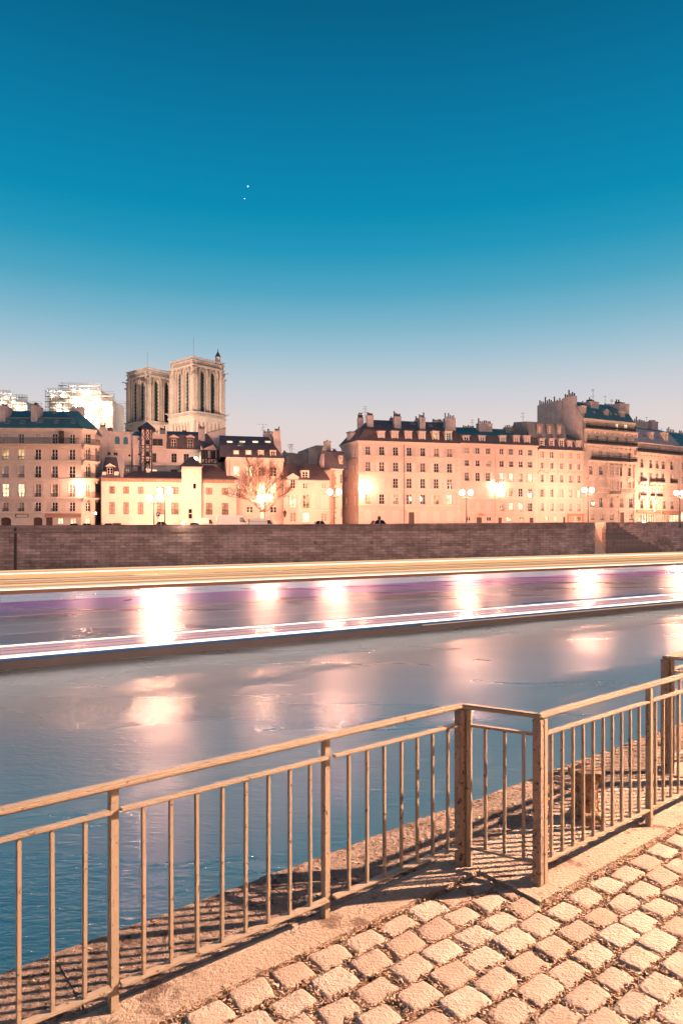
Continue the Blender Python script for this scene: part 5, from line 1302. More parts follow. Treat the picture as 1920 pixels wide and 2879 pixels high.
balcony(b, .05, b.L-.05, b.z(1210.5,X), .55, 1.0, True); balcony(b, .1, b.L+.1, b.z(1252.5,X), .85, 1.05, True)
balcony(b, b.u(1654), b.L+.1, b.z(1297,X), .8, 1.05, True)
mb = MB(); u0, u1 = b.u(1705), b.u(1735); zA, zB = b.z(1389,X), b.z(1297,X)-.8      # bay window
b.panel(mb, u0, u1, zA, zB, [(b.u(c_-4.5),b.u(c_+4.5),b.z(yb,X),b.z(ya,X)) for c_ in (1713,1727) for ya, yb in ((1312,1337),(1353,1379))], .15, lambda u, v, z: (u, v-.75, z))
mb.quad((u0,-.75,zA),(u0,-.75,zB),(u0,-.004,zB),(u0,-.004,zA)); mb.quad((u1,-.75,zA),(u1,-.004,zA),(u1,-.004,zB),(u1,-.75,zB)); mb.quad((u0,-.75,zA),(u1,-.75,zA),(u1,-.004,zA),(u0,-.004,zA))
o = part('bay_window', mb, M['stone'], b.root, b.zb, fix=False)
for c_ in (1713,1727):
    for ya, yb in ((1312,1337),(1353,1379)):
        ua, ub, z0_, z1_ = b.u(c_-4.5), b.u(c_+4.5), b.z(yb,X), b.z(ya,X); fm, gm = window_meshes(ub-ua, z1_-z0_, 'curtain', M['sash'])
        w_ = link('bay_sash', fm, o, ((ua+ub)/2,-.62,z0_-b.zb)); mg = MB(); mg.box(ua,ub,-.53,-.52,z0_,z1_); part('bay_pane', mg, M['curtain'], o, b.zb)
b.ledge(b.z(1343,X), u0-.1, u1+.1, .9, .2); balcony(b, u0-.1, u1+.1, b.z(1389.5,X), .95, .7)
z_ = b.z(1384,X)
for ua, ub in ((b.u(1676),u0-.15),(u1+.15,b.L+.05)):
    mb = MB(); mb.box(ua,ub,-.7,-.003,z_-.2,z_); mb.box(ua,ub,-.68,-.5,z_+.75,z_+.9)
    n = int((ub-ua)/.35)
    for i in range(n): u = ua+(ub-ua)*(i+.5)/n; mb.box(u-.07,u+.07,-.66,-.52,z_,z_+.75)
    b.part('stone_balustrade', mb, M['trim'])
pipe(b, 1780, b.zb, b.z(1300,X), M['lead'])
b.cornice(zE); 
pr = [(-.3,zE+.003),(1.9,b.z(1147,X,1.9)),(4.5,b.z(1139,X,4.5))]
rf = roof(b, pr, .6, b.L-.2, M['zinc'], hipL=[0,.6,.9])
for cx_, ya, yb in ((1642,1142,1170),(1705,1156,1174),(1750.5,1157,1179)): dormer(b, cx_, 12, ya, yb, .5, 'curtain', M['chim'], 2, 'gable' if cx_ == 1705 else 'flat', M['chim'], .5)
for cx_, py in ((1669,1159),(1716,1163),(1730,1165)): skylight(b, cx_, 6, py, 6, pr[0], pr[1], M['blind'])
# blank gable with its flues, standing above the neighbour
mb = MB(); zt = b.z(1122,1610,3); mb.box(-.35,0.25,-.02,13,zE-9,b.z(1174,1640)); mb.prism([(-.02,b.z(1174,1640)),(3.0,b.z(1124,1628,3)),(9.5,b.z(1124,1628,3)+.5),(13.5,b.z(1180,1640)),(13.5,zE-9),(-.02,zE-9)], 'x', -.36, .2); b.part('gable_wall', mb, M['chim'])
for v0, v1, up_, nn in ((2.2,5.2,.55,6),(5.4,8.5,-.1,4),(8.8,12.8,.25,7)):
    mb = MB(); zt = b.z(1124,1628,3)+up_; mb.box(-.55,.4,v0,v1,zE-3,zt); o = b.part('chimney', mb, M['chim'])
    for i in range(nn):
        q = MB(); h_ = (.6,.9,.7,1.5,.6,.8,1.1)[i]; q.lathe([(.15,zt),(.13,zt+h_*.8),(.17,zt+h_)], (-.07,v0+(v1-v0)*(i+.5)/nn,0), 8); part('chimney_pot', q, M['clay'], o, b.zb)
mb = MB(); mb.box(-.40,-.37,7,7.7,zE+1,zE+2); b.part('gable_window', mb, M['glass'])
chimney(b, 1660, 1683, 1128, 1168, 1.6, 2.2, 9, potpx=8); chimney(b, 1742, 1769, 1134, 1182, 1.2, 2.5, 9, potpx=8); chimney(b, 1637, 1652, 1136, 1146, 4.8, .9, 4, potpx=6); chimney(b, 1703, 1725, 1138, 1146, 5, .9, 5, potpx=4)
antenna(b, 1667, 1094, 1128, 3, ((.04,.3),(.15,.35),(.6,.5))); antenna(b, 1701, 1112, 1140, 4, ((.1,.12),)); antenna(b, 1720, 1121, 1142, 4, ((.2,.5),(.4,.3)))
# ---- 11
b = Bld('mansard_apartment_house', 'stone apartment house with pale lilac mansard, black balconies and bright shop windows', 1784, 143.6, 1911, 152, 12, M['stone']); X = 1847
C11 = [1804,1829.5,1847,1864,1888]
add_windows(b, C11, 1254, 1272, X, 7.5, 'curtain', sill=False)
add_windows(b, C11, 1293, 1318, X, 7.5, 'glass', guard=.85); add_windows(b, C11, 1330, 1357, X, 7.5, 'glass', sill=False)
add_windows(b, C11, 1371, 1397, X, 9, ['lit','lit','lit','curtain','curtain'], sill=False); add_windows(b, [1804,1830,1867,1889], 1408, 1431, X, 7.5, 'glass', guard=.7)
for c_, w_ in ((1804,19),(1829.5,13),(1851,26),(1889,20)): balcony(b, b.u(c_-w_/2), b.u(c_+w_/2), b.z(1357.5,X), .6, 1.0, True)
for c_, w_ in ((1804,18),(1830,12),(1849,17)): balcony(b, b.u(c_-w_/2), b.u(c_+w_/2), b.z(1397.5,X), .5, .9, True)
for xa, xb, ya, yb, kd in ((1795,1818,1443,1467,'lit'),(1825,1839,1443,1467,'lit'),(1862,1873,1445,1467,'lit'),(1882,1908,1446,1467,'lit')):
    n_ = 2 if xb-xa < 16 else 3
    add_windows(b, [xa+(xb-xa)*(i+.5)/n_ for i in range(n_)], ya, yb, X, (xb-xa)/n_*.96, kd, sill=False, sash=M['sashd'])
for xa, xb, y0_, y1_ in ((1789,1856,1443,1434),(1862,1912,1444,1436)):
    mb = MB(); mb.box(b.u(xa),b.u(xb),-.22,-.003,b.z(y0_,X),b.z(y1_,X)); b.part('shop_fascia', mb, M['awning'])
zE = b.z(1249.5,X); b.walls(zE)
balcony(b, .02, b.L, b.z(1276,X), .8, 1.1, True); b.ledge(b.z(1432,X), out=.12, h=.15); b.ledge(b.z(1361,X), out=.1, h=.12)
b.ledge(zE+.1, -.1, b.L+.1, .3, .2)
M['lilaczinc'] = mat('lilac_weathered_zinc', (.36,.31,.33), .6, .8, .15)
pr = [(-.2,zE+.11),(1.8,b.z(1212,X,1.8)),(4.5,b.z(1205,X,4.5))]
roof(b, pr, 0, b.L, M['lilaczinc'], hipR=[0,1.6,2.5], mats=[M['lilaczinc'],M['zinc']])
for cx_ in (1789,1833,1874): dormer(b, cx_, 9, 1217, 1241, .3, 'glass', M['trim'], 1.8, 'flat', M['trim'], .6)
skylight(b, 1850, 7, 1231, 9, pr[0], pr[1], M['teal']); skylight(b, 1812, 7, 1226, 7, pr[0], pr[1], M['lead'])
chimney(b, 1790, 1822, 1186, 1208, 3, 1.4, 7, M['greywall'], potpx=9); chimney(b, 1832, 1850, 1184, 1212, 3, 1.4, 5, M['greywall'], potpx=5)
antenna(b, 1818, 1172, 1190, 4, ((.1,.2),)); antenna(b, 1860, 1205, 1216, 4, ((.1,.2),))
# ---- 12
b = Bld('edge_house', 'sliver of an orange-lit house with teal roof cut off by the right edge', 1912, 152.2, 1990, 159, 12, M['cream']); X = 1925
add_windows(b, [1920,1938], 1300, 1322, X, 7, 'glass'); add_windows(b, [1920,1938], 1340, 1362, X, 7, 'glass'); add_windows(b, [1920,1938], 1380, 1402, X, 7, 'lit'); add_windows(b, [1920,1938], 1440, 1465, X, 10, 'lit')
zE = b.z(1257,X); b.walls(zE); b.cornice(zE); pr = [(-.3,zE+.003),(2.6,b.z(1228,X,2.6)),(5,b.z(1222,X,5))]; roof(b, pr, -2, b.L, M['zinc'])
skylight(b, 1902, 9, 1240, 9, pr[0], pr[1], M['teal']); 
chimney(b, 1880, 1903, 1214, 1232, 5, 1.2, 5, potpx=8); chimney(b, 1915, 1924, 1216, 1230, 5, 1.2, 2, potpx=8)
# ------------------------------------------------------------------ gothic cathedral far behind, under floodlights
M['cath'] = mat('floodlit_gothic_stone', (.54,.43,.37), .9, .35, .14, 2.2, .22, bump=1, bs=2.0, coord='Object')
M['cathd'] = mat('dark_gothic_stone', (.33,.25,.215), .9, .4, .2, 2.2, .25)  # darker stone tone; on the archivolts it paints shade for relief
M['louvre'] = mat('slate_louvre', (.03,.05,.055), .6)
M['leadroof'] = mat('lead_flat_roof', (.04,.11,.13), .5)
ca = thing('cathedral', 'pale floodlit gothic cathedral with two square belfry towers of tall narrow openings', 'cathedral', at(440, HY, 280).xy.to_3d())
CB_ = Vector((ca.location.x, ca.location.y, 0))
def lancet(u0, u1, z0, zs, zp, k=7):
    """pointed arch outline: jambs to zs, apex zp"""
    c = (u0+u1)/2; w = (u1-u0)/2; left = [(u0 + w*(1-math.cos(math.pi/2*i/k))*1.0, zs+(zp-zs)*math.sin(math.pi/2*i/k)) for i in range(k+1)]
    left = [(u0+w*(i/k)**1.7, zs+(zp-zs)*(1-(1-i/k)**1.9)) for i in range(k+1)]
    right = [(2*c-x, z) for x, z in left[::-1][1:]]
    return [(u0, z0)]+left+right+[(u1, z0)]
def tower(pxc, Y, px_top, py_base, turret):
    """one belfry: near corner column at pxc; local x/y axes turned so that two faces show"""
    top = CAMZ-(px_top-HY)/FP*Y; S = 15.4; D0 = .9; th = R(49)
    c = at(pxc, HY, Y); 
    ux = Vector((math.cos(th), math.sin(th), 0)); uy = Vector((-math.sin(th), math.cos(th), 0))
    Mw = Matrix(((ux.x,uy.x,0,c.x-CB_.x),(ux.y,uy.y,0,c.y-CB_.y),(0,0,1,0),(0,0,0,1)))
    base = CAMZ-(py_base-HY)/FP*Y; H = top-base
    def put(name, mb, m):
        o = part(name, mb, m, ca); o.matrix_local = Mw; return o
    # faces: 0 = along x at y=0 (seen right), 1 = along y at x=0 (seen left), 2 and 3 = back ones
    def face_map(fi):
        if fi == 0: return lambda a, d, z: (a, d, z)
        if fi == 1: return lambda a, d, z: (d, S-a, z)
        if fi == 2: return lambda a, d, z: (S-a, S-d, z)
        return lambda a, d, z: (S-d, a, z)
    z_open0, z_spring, z_apex = base+.8, base+H*.70, base+H*.80
    for fi in range(4):
        F = face_map(fi); lan = [(S*.265,S*.395),(S*.605,S*.735)]
        # solid parts of the wall: jambs, mid pier, bottom, and top with pointed cut-outs
        def ext(poly, d0, d1, mb):
            n = len(mb.v); k = len(poly); mb.v += [F(a,d0,z) for a, z in poly]+[F(a,d1,z) for a, z in poly]
            mb.f.append(tuple(range(n, n+k))); mb.f.append(tuple(range(n+k, n+2*k))[::-1]); mb.mi += [0,0]
            for i in range(k): j = (i+1) % k; mb.f.append((n+i,n+k+i,n+k+j,n+j)); mb.mi.append(0)
        mb = MB()
        ext([(0,base-18),(S,base-18),(S,z_open0),(0,z_open0)], D0, D0+1.0, mb)
        for a0, a1 in ((0,lan[0][0]),(lan[0][1],lan[1][0]),(lan[1][1],S)): ext([(a0,z_open0),(a1,z_open0),(a1,z_apex),(a0,z_apex)], D0, D0+1.0, mb)
        for (a0, a1) in lan:
            arc = lancet(a0, a1, z_spring, z_spring, z_apex)[1:-1]; h = len(arc)//2
            ext([(a0,z_apex)]+arc[:h+1][::-1], D0, D0+1.0, mb); ext([(a1,z_apex)]+arc[h:], D0, D0+1.0, mb)
        ext([(0,z_apex),(S,z_apex),(S,top-1.6),(0,top-1.6)], D0, D0+1.0, mb)
        put('belfry_wall', mb, M['cath'])
        # nested archivolts and shafts, each standing further out
        for (a0, a1) in lan:
            for k_, (g, d) in enumerate(((.0,.70),(.42,.48),(.84,.26))):
                mb = MB(); o1 = lancet(a0-g-.05, a1+g+.05, z_open0, z_spring, z_apex+g*1.2); o2 = lancet(a0-g-.40, a1+g+.40, z_open0, z_spring, z_apex+g*1.2+.62)
                for i in range(len(o1)-1):
                    q = [o1[i], o1[i+1], o2[i+1], o2[i]]
                    ext(q, d, D0+.01+.002*k_, mb)
                put('archivolt', mb, M['cathd'] if k_ == 1 else M['cath'])
            # louvre boards
            mb = MB(); nb = 11
            for i in range(nb):
                z = z_open0+(z_apex-z_open0-1.0)*(i+.2)/nb; n = len(mb.v)
                mb.v += [F(a0,1.1,z),F(a1,1.1,z),F(a1,1.8,z+1.55),F(a0,1.8,z+1.55),F(a0,1.1,z+.12),F(a1,1.1,z+.12),F(a1,1.8,z+1.67),F(a0,1.8,z+1.67)]
                for f in ((0,1,2,3),(7,6,5,4),(0,4,5,1),(2,6,7,3)): mb.f.append(tuple(n+j for j in f)); mb.mi.append(0)
            put('louvre_boards', mb, M['louvre'])
        # hood moulds
        for (a0, a1) in lan:
            mb = MB(); o1 = lancet(a0-1.25, a1+1.25, z_spring-.5, z_spring, z_apex+1.5); o2 = lancet(a0-1.5, a1+1.5, z_spring-.5, z_spring, z_apex+2.0)
            for i in range(1, len(o1)-2): ext([o1[i],o1[i+1],o2[i+1],o2[i]], .1, D0, mb)
            put('hood_mould', mb, M['cathd'])
        # capital band, frieze, cornice with corbels, gallery at the foot
        mb = MB()
        for a0, a1 in ((1.7,S*.23),(S*.425,S*.575),(S*.77,S-1.7)):
            ext([(a0,z_spring-.5),(a1,z_spring-.5),(a1,z_spring),(a0,z_spring)], .42, D0, mb)
        put('capital_band', mb, M['cathd'])
        mb = MB(); n_ = 22
        for i in range(n_): a = S*(i+.2)/n_; ext([(a,top-4.6),(a+.4,top-4.6),(a+.4,top-3.7),(a,top-3.7)], .35, D0, mb)
        put('corbels', mb, M['cathd'])
        mb = MB(); ext([(-.3,top-3.69),(S+.3,top-3.69),(S+.3,top-3.0),(-.3,top-3.0)], -.25, D0, mb); put('cornice', mb, M['cath'])
        mb = MB(); ext([(.2,top-2.99),(S-.2,top-2.99),(S-.2,top-1.61),(.2,top-1.61)], .1, D0-.01, mb); put('cornice_hollow', mb, M['cathd'])
        mb = MB(); ext([(-.4,top-.35),(S+.4,top-.35),(S+.4,top),(-.4,top)], -.2, .35, mb); ext([(-.4,top-1.6),(S+.4,top-1.6),(S+.4,top-1.25),(-.4,top-1.25)], -.2, .9, mb)
        for i in range(18): a = S*(i+.5)/18; ext([(a-.16,top-1.24),(a+.16,top-1.24),(a+.16,top-.36),(a-.16,top-.36)], -.1, .2, mb)
        put('balustrade', mb, M['cath'])
        # gallery below: balustrade, and tall open arcade
        mb = MB(); g0 = base-1.2
        ext([(-.7,g0),(S+.7,g0),(S+.7,g0+.5),(-.7,g0+.5)], -.9, D0, mb); ext([(-.7,g0+1.75),(S+.7,g0+1.75),(S+.7,g0+2.05),(-.7,g0+2.05)], -.9, -.55, mb)
        for i in range(20): a = S*(i+.5)/20; ext([(a-.17,g0+.51),(a+.17,g0+.51),(a+.17,g0+1.74),(a-.17,g0+1.74)], -.85, -.6, mb)
        put('gallery_balustrade', mb, M['cath'])
        mb = MB(); n_ = 8; w_ = (S+.6)/n_; gt = g0-.01
        for i in range(n_):
            a0 = -.3+w_*i; a1 = a0+w_; o1 = lancet(a0+.34, a1-.34, g0-6.5, g0-3.2, g0-1.6, 5)[1:-1]; h = len(o1)//2
            ext([(a0,gt),((a0+a1)/2,gt)]+o1[:h+1][::-1]+[(a0,g0-3.2)], -.6, .3, mb); ext([(a1,gt)]+[(a1,g0-3.2)]+o1[h:][::-1]+[((a0+a1)/2,gt)], -.6, .3, mb)
            ext([(a0-.16,g0-9),(a0+.16,g0-9),(a0+.16,g0-3.2),(a0-.16,g0-3.2)], -.55, -.1, mb)
        put('arcade', mb, M['cath'])
    # corner buttresses with clustered shafts and pinnacle crockets
    for cx_, cy_ in ((0,0),(S,0),(0,S),(S,S)):
        sx, sy = (1 if cx_ else -1), (1 if cy_ else -1)
        mb = MB(); 
        q = [(0,0),(0,1.75),(.45,1.75),(.45,2.35),(-.2,2.35)]
        x0, x1, y0, y1 = (cx_-.15, cx_+1.65) if cx_ == 0 else (cx_-1.65, cx_+.15), None, (cy_-.15, cy_+1.65) if cy_ == 0 else (cy_-1.65, cy_+.15), None
        mb.box(x0[0], x0[1], y0[0], y0[1], base-18, top-4.2)
        put('corner_buttress', mb, M['cath'])
        for k_ in range(4):
            mb = MB(); t_ = .1+k_*.5
            ax = cx_ - sx*t_; mb.tube((ax, cy_+sy*.18, base+.9),(ax, cy_+sy*.18, top-5.2),.17,n=6)
            ay = cy_ - sy*t_; mb.tube((cx_+sx*.18, ay, base+.9),(cx_+sx*.18, ay, top-5.2),.17,n=6)
            put('shaft', mb, M['cath'])
        mb = MB(); rk_ = random.Random(int(cx_+cy_))
        for i in range(16):
            z = base+1+(H-8)*i/16; mb.box(cx_+sx*.16-.15, cx_+sx*.16+.22*sx+.15, cy_+sy*.16-.15, cy_+sy*.16+.15, z, z+.38)
        for i in range(9):
            mb.sphere((cx_-sx*rk_.uniform(-.6,1.6), cy_+sy*rk_.uniform(.1,.5), top-rk_.uniform(4.2,7.5)), rk_.uniform(.2,.42), 6, 4)
            mb.sphere((cx_+sx*rk_.uniform(.1,.6), cy_-sy*rk_.uniform(-.6,1.6), top-rk_.uniform(4.2,7.5)), rk_.uniform(.2,.42), 6, 4)
        put('crockets', mb, M['cathd'])
        mb = MB(); mb.bar((cx_+sx*.2,cy_+sy*.2,top-4.6),(cx_+sx*1.5,cy_+sy*1.5,top-4.3),.3,.35); mb.bar((cx_+sx*.2,cy_+sy*.2,base+.9),(cx_+sx*1.6,cy_+sy*1.6,base+1.4),.3,.4); put('gargoyle', mb, M['cathd'])
    mb = MB(); mb.poly([(0,0,top-1.0),(S,0,top-1.0),(S,S,top-1.0),(0,S,top-1.0)]); mb.poly([(.6,.6,top-.9),(S-.6,.6,top-.9),(S/2,S/2,top+.9)]); mb.poly([(.6,S-.6,top-.9),(.6,.6,top-.9),(S/2,S/2,top+.9)]); put('flat_roof', mb, M['leadroof'])
    mb = MB(); mb.tube((.2,.2,top-1),(.2,.2,top+(7.5 if turret else 6.3)),.06,n=4); put('lightning_rod', mb, M['lead'])
    if turret:
        mb = MB(); mb.lathe([(1.05,top-1.2),(1.05,top+1.9),(1.3,top+2.1)], (S-2.2,1.2,0), 10); put('stair_turret', mb, M['cath'])
        mb = MB(); mb.lathe([(1.3,top+2.1),(.10,top+4.6),(.16,top+4.9),(.03,top+5.7)], (S-2.2,1.2,0), 10); put('turret_spire', mb, M['louvre'])
    return Mw, top, base
TR = tower(543.6, 270, 1000, 1161, True)
TL = tower(414, 284, 1031, 1187, False)
# nave end between and below the towers
mb = MB(); 
a = at(352,HY,300)-CB_; c_ = at(500,HY,285)-CB_
mb.prism([(a.x,a.y),(c_.x,c_.y),(c_.x+6,c_.y+25),(a.x,a.y+25)], 'z', 0, CAMZ-(1195-HY)/FP*290); part('nave_wall', mb, M['cath'], ca)
# floodlights on the neighbouring roofs and the roof walk
def flood(p, aim, W, size, label, blend=.6, col=(1,.72,.52)):
    o = thing('floodlight', label, 'floodlight', p); mb = MB(); mb.box(-.5,.5,-.3,.3,-.4,.4); part('housing', mb, M['iron'], o)
    mb = MB(); mb.tube((0,0,-.4),(0,0,-2.0),.08); part('stand', mb, M['iron'], o)
    l = bpy.data.lights.new('flood_beam', 'SPOT'); l.energy = W; l.color = col; l.spot_size = size; l.spot_blend = blend; l.shadow_soft_size = .4
    d = (Vector(aim)-Vector(p)).normalized(); e_ = link('flood_beam', l, o, d*.9); e_.rotation_euler = d.to_track_quat('-Z','Y').to_euler(); return o
flood((-95,205,30), (-72,278,55), 440000, R(48), 'floodlight on a rooftop mast aimed at the cathedral towers from the left')
flood((-48,228,14), (-63,272,48), 95000, R(60), 'floodlight below the cathedral aimed up at its near belfry corner')
flood((-30,225,10), (-54,275,55), 80000, R(50), 'floodlight right of the cathedral aimed up at its right belfry')
# scaffolding round the crossing and the chancel, blazing with work lamps
M['pole'] = mat('galvanised_pole', (.34,.29,.26), .6); M['sheet'] = mat('white_scaffold_sheeting', (.80,.74,.68), .8, .3, .1)
M['work'] = emat('work_lamp', (1,.86,.68), 140)
def scaffold(label, pxa, pxb, ytop, Y, dep, blocks, seed):
    o0 = at(pxa, HY, Y); rt = thing('scaffolding', label, 'scaffolding', (o0.x, o0.y, 0), 0, 'scaffolds round the cathedral')
    rs = random.Random(seed)
    def w(px): return (px-pxa)/FP*Y
    def zz(py): return CAMZ-(py-HY)/FP*Y
    tubes, boards, lamps = MB(), MB(), []
    for xa, xb, yt in blocks:
        x0, x1, zt = w(xa), w(xb), zz(yt); n = max(3, int((x1-x0)/1.1)); m_ = int((zt-0)/2.0)
        for y in (0, 1.6, dep):
            for i in range(n+1):
                x = x0+(x1-x0)*i/n; tubes.tube((x,y,12),(x,y,zt+rs.uniform(-.2,1.3)),.075,n=4,caps=False)
            for j in range(m_): 
                z = zt-2.0*j
                if z < 14: break
                tubes.tube((x0-.5,y,z),(x1+.5,y,z),.07,n=4,caps=False); tubes.tube((x0,y,z+.95),(x1,y,z+.95),.05,n=4,caps=False)
                if y == 0 and j % 2 == 0:
                    for i in range(0, n, 3): tubes.tube((x0+(x1-x0)*i/n,y-.05,z),(x0+(x1-x0)*min(n,i+2)/n,y-.05,z-2),.05,n=4,caps=False)
        for j in range(m_):
            z = zt-2.0*j
            if z < 14: break
            boards.box(x0,x1,.1,1.5,z-.12,z-.05)
        mb = MB(); mb.box(x0+.4,x1-.4,2.0,dep-.4,10,zt-1.4); part('sheeting', mb, M['sheet'], rt)
        for k_ in range(int((x1-x0)*(zt-18)/26)+2): lamps.append((rs.uniform(x0+.5,x1-.5), 1.2, zt-1.6-2.0*rs.randrange(0,max(1,min(m_,7)))))
    part('scaffold_poles', tubes, M['pole'], rt); part('scaffold_boards', boards, M['sheet'], rt)
    for x, y, z in lamps:
        mb = MB(); mb.sphere((x,y,z), .26, 6, 4); part('work_lamp', mb, M['work'], rt)
    return rt
scaffold('brightly lit white scaffolding block in the middle distance left of the cathedral towers', 128, 314, 1083, 255, 16, [(128,175,1098),(166,281,1083),(276,314,1112)], 3)
scaffold('lower lit scaffolding at the far left edge behind the teal roof', -60, 71, 1104, 262, 14, [(-60,28,1104),(22,71,1116)], 5)

# ------------------------------------------------------------------ lamps along the far street
LAMPS = [(433,1399,96+8,'twin-globe street lamp left of its taller-looking twin, in front of the low cream house'), (463.5,1380,103.0,'nearer and taller-looking twin-globe lamp in front of the low cream house'),
         (744,1398,107.0,'twin-globe street lamp half hidden in the bare tree'), (940,1383,111.0,'twin-globe street lamp in front of the narrow side street'),
         (1311.5,1385,115.5,'twin-globe street lamp at the left of the wide shuttered house'), (1653,1378,wall_at_px(1653)[0].y+.55,'glaring twin-globe street lamp above the stairs in the quay wall'), (1911,1386,139.5,'twin-globe street lamp at the right edge of the photo')]
def lamp_mesh(H):
    g = {}
    mb = MB(); mb.lathe([(.22,0),(.22,.25),(.14,.4),(.14,.95),(.085,1.1),(.06,H-.9),(.09,H-.85),(.05,H-.7)], n=10); g['post'] = mb
    mb = MB()
    for s in (-1,1):
        pts = [(0,0,H-1.0),(s*.35,0,H-.92),(s*.62,0,H-.72),(s*.72,0,H-.36)]
        for p, q in zip(pts, pts[1:]): mb.tube(p, q, .045)
        mb.lathe([(.05,H-.5),(.17,H-.34),(.12,H-.30)], (s*.72,0,0), 8)
        mb.lathe([(.14,H+.38),(.06,H+.50),(.02,H+.65)], (s*.72,0,0), 8)
    g['arms'] = mb
    return g
for px, py, Y, lab in LAMPS:
    p = at(px, py, Y); zr = zroad(min(px,1900)); H = p.z-zr
    if px == 433: H_ = H
    r_ = thing('street_lamp', lab, 'street lamp', (p.x, p.y, zr), R(10), 'twin-globe lamps along the far quay')
    g = lamp_mesh(H); part('post', g['post'], M['post'], r_, smooth=False); part('arms', g['arms'], M['post'], r_)
    for s in (-1,1):
        mb = MB(); mb.sphere((s*.72,0,H), .40, 10, 6); part('globe', mb, M['globe2' if px in (1653,1911) else 'globe'], r_, smooth=True)
# ------------------------------------------------------------------ vehicles parked along the parapet
M['vanwhite'] = mat('white_van_paint', (.72,.68,.66), .3, spec=.5); M['carwhite'] = mat('white_car_paint', (.75,.7,.66), .25, spec=.5); M['cardark'] = mat('dark_car_paint', (.05,.035,.035), .25, spec=.6); M['cargrey'] = mat('grey_car_paint', (.30,.25,.24), .25, spec=.6)
M['tyre'] = mat('tyre_rubber', (.02,.02,.02), .85); M['rim'] = mat('wheel_rim', (.4,.4,.4), .4); M['ink'] = mat('red_brown_lettering', (.35,.10,.07), .6)
def text_mesh(s, size, name, m, parent, M4):
    cu = bpy.data.curves.new(name, 'FONT'); cu.body = s; cu.size = size; cu.extrude = .004; cu.resolution_u = 2; cu.align_x = 'CENTER'
    t = bpy.data.objects.new('tmp', cu); COL.objects.link(t); dg = bpy.context.evaluated_depsgraph_get()
    me = bpy.data.meshes.new_from_object(t.evaluated_get(dg)); bpy.data.objects.remove(t); me.materials.clear(); me.materials.append(m); me.name = name
    o = _link(name, me, parent); o.matrix_local = M4; return o
def wheels(root, xs, W, r):
    for x in xs:
        for y in (0.1, W-.1):
            mb = MB(); mb.tube((x,y-.1,r),(x,y+.1,r),r,n=16); o = part('wheel', mb, M['tyre'], root); mb = MB(); mb.tube((x,y-.11,r),(x,y+.11,r),r*.6,n=12); part('rim', mb, M['rim'], o)
def van(label, pxa, pxb, ytop, off, text=None, flip=False, group='vans parked along the far quay'):
    p, d = wall_at_px(pxa); q = street(pxa, off); q2 = street(pxb, off); L = (q2-q).length; top = CAMZ-(ytop-HY)/FP*q.y; H = top-q.z
    rt = thing('delivery_van', label, 'van', q, math.atan2((q2-q).y,(q2-q).x), group); W = 1.95
    prof = [(0,.35),(0,H*.93),(.08,H*.985),(.3,H),(L*.70,H),(L*.76,H*.97),(L*.86,H*.62),(L*.985,H*.50),(L,H*.40),(L,.32)]
    mb = MB(); mb.prism(prof, 'y', 0, W); me = mb.mesh('body', [M['vanwhite']]); bm = bmesh.new(); bm.from_mesh(me); bmesh.ops.bevel(bm, geom=[e for e in bm.edges], offset=.06, segments=2, affect='EDGES'); bm.to_mesh(me); bm.free(); _link('body', me, rt)
    for y in (-.012, W+.002):
        mb = MB(); mb.prism([(L*.66,H*.58),(L*.66,H*.88),(L*.755,H*.88),(L*.845,H*.58)], 'y', y, y+.01); part('side_window', mb, M['glass'], rt)
        mb = MB(); mb.box(L*.05,L*.62,y-.004,y+.006,H*.40,H*.43); part('side_moulding', mb, M['tyre'], rt)
    mb = MB(); mb.quad((L*.775,.15,H*.93),(L*.865,.15,H*.63),(L*.865,W-.15,H*.63),(L*.775,W-.15,H*.93)); o = part('windscreen', mb, M['glass'], rt); o.location = (.05,0,.03)
    mb = MB(); mb.box(L*.79,L*.82,-.22,-.03,H*.56,H*.66); part('mirror', mb, M['tyre'], rt)
    for y in (.12,W-.42): mb = MB(); mb.box(L-.03,L+.015,y,y+.3,H*.36,H*.43); part('headlight', mb, M['rim'], rt)
    wheels(rt, (L*.17,L*.83), W, .34)
    if text: text_mesh(text, .34, 'lettering', M['ink'], rt, Matrix.Translation((L*.33,-.016,H*.72)) @ Matrix.Rotation(R(90),4,'X'))
    return rt
van('large white delivery van parked behind the parapet, nearest of the vans left of the tree', 614, 712, 1449, 3.0)
van('white removal van with red lettering parked under the bare tree', 705, 783, 1457.5, 2.2, 'Débarras tous locaux')
van('boxy cream van half hidden behind the headlight glare left of the large white van', 548, 612, 1456, 4.2)
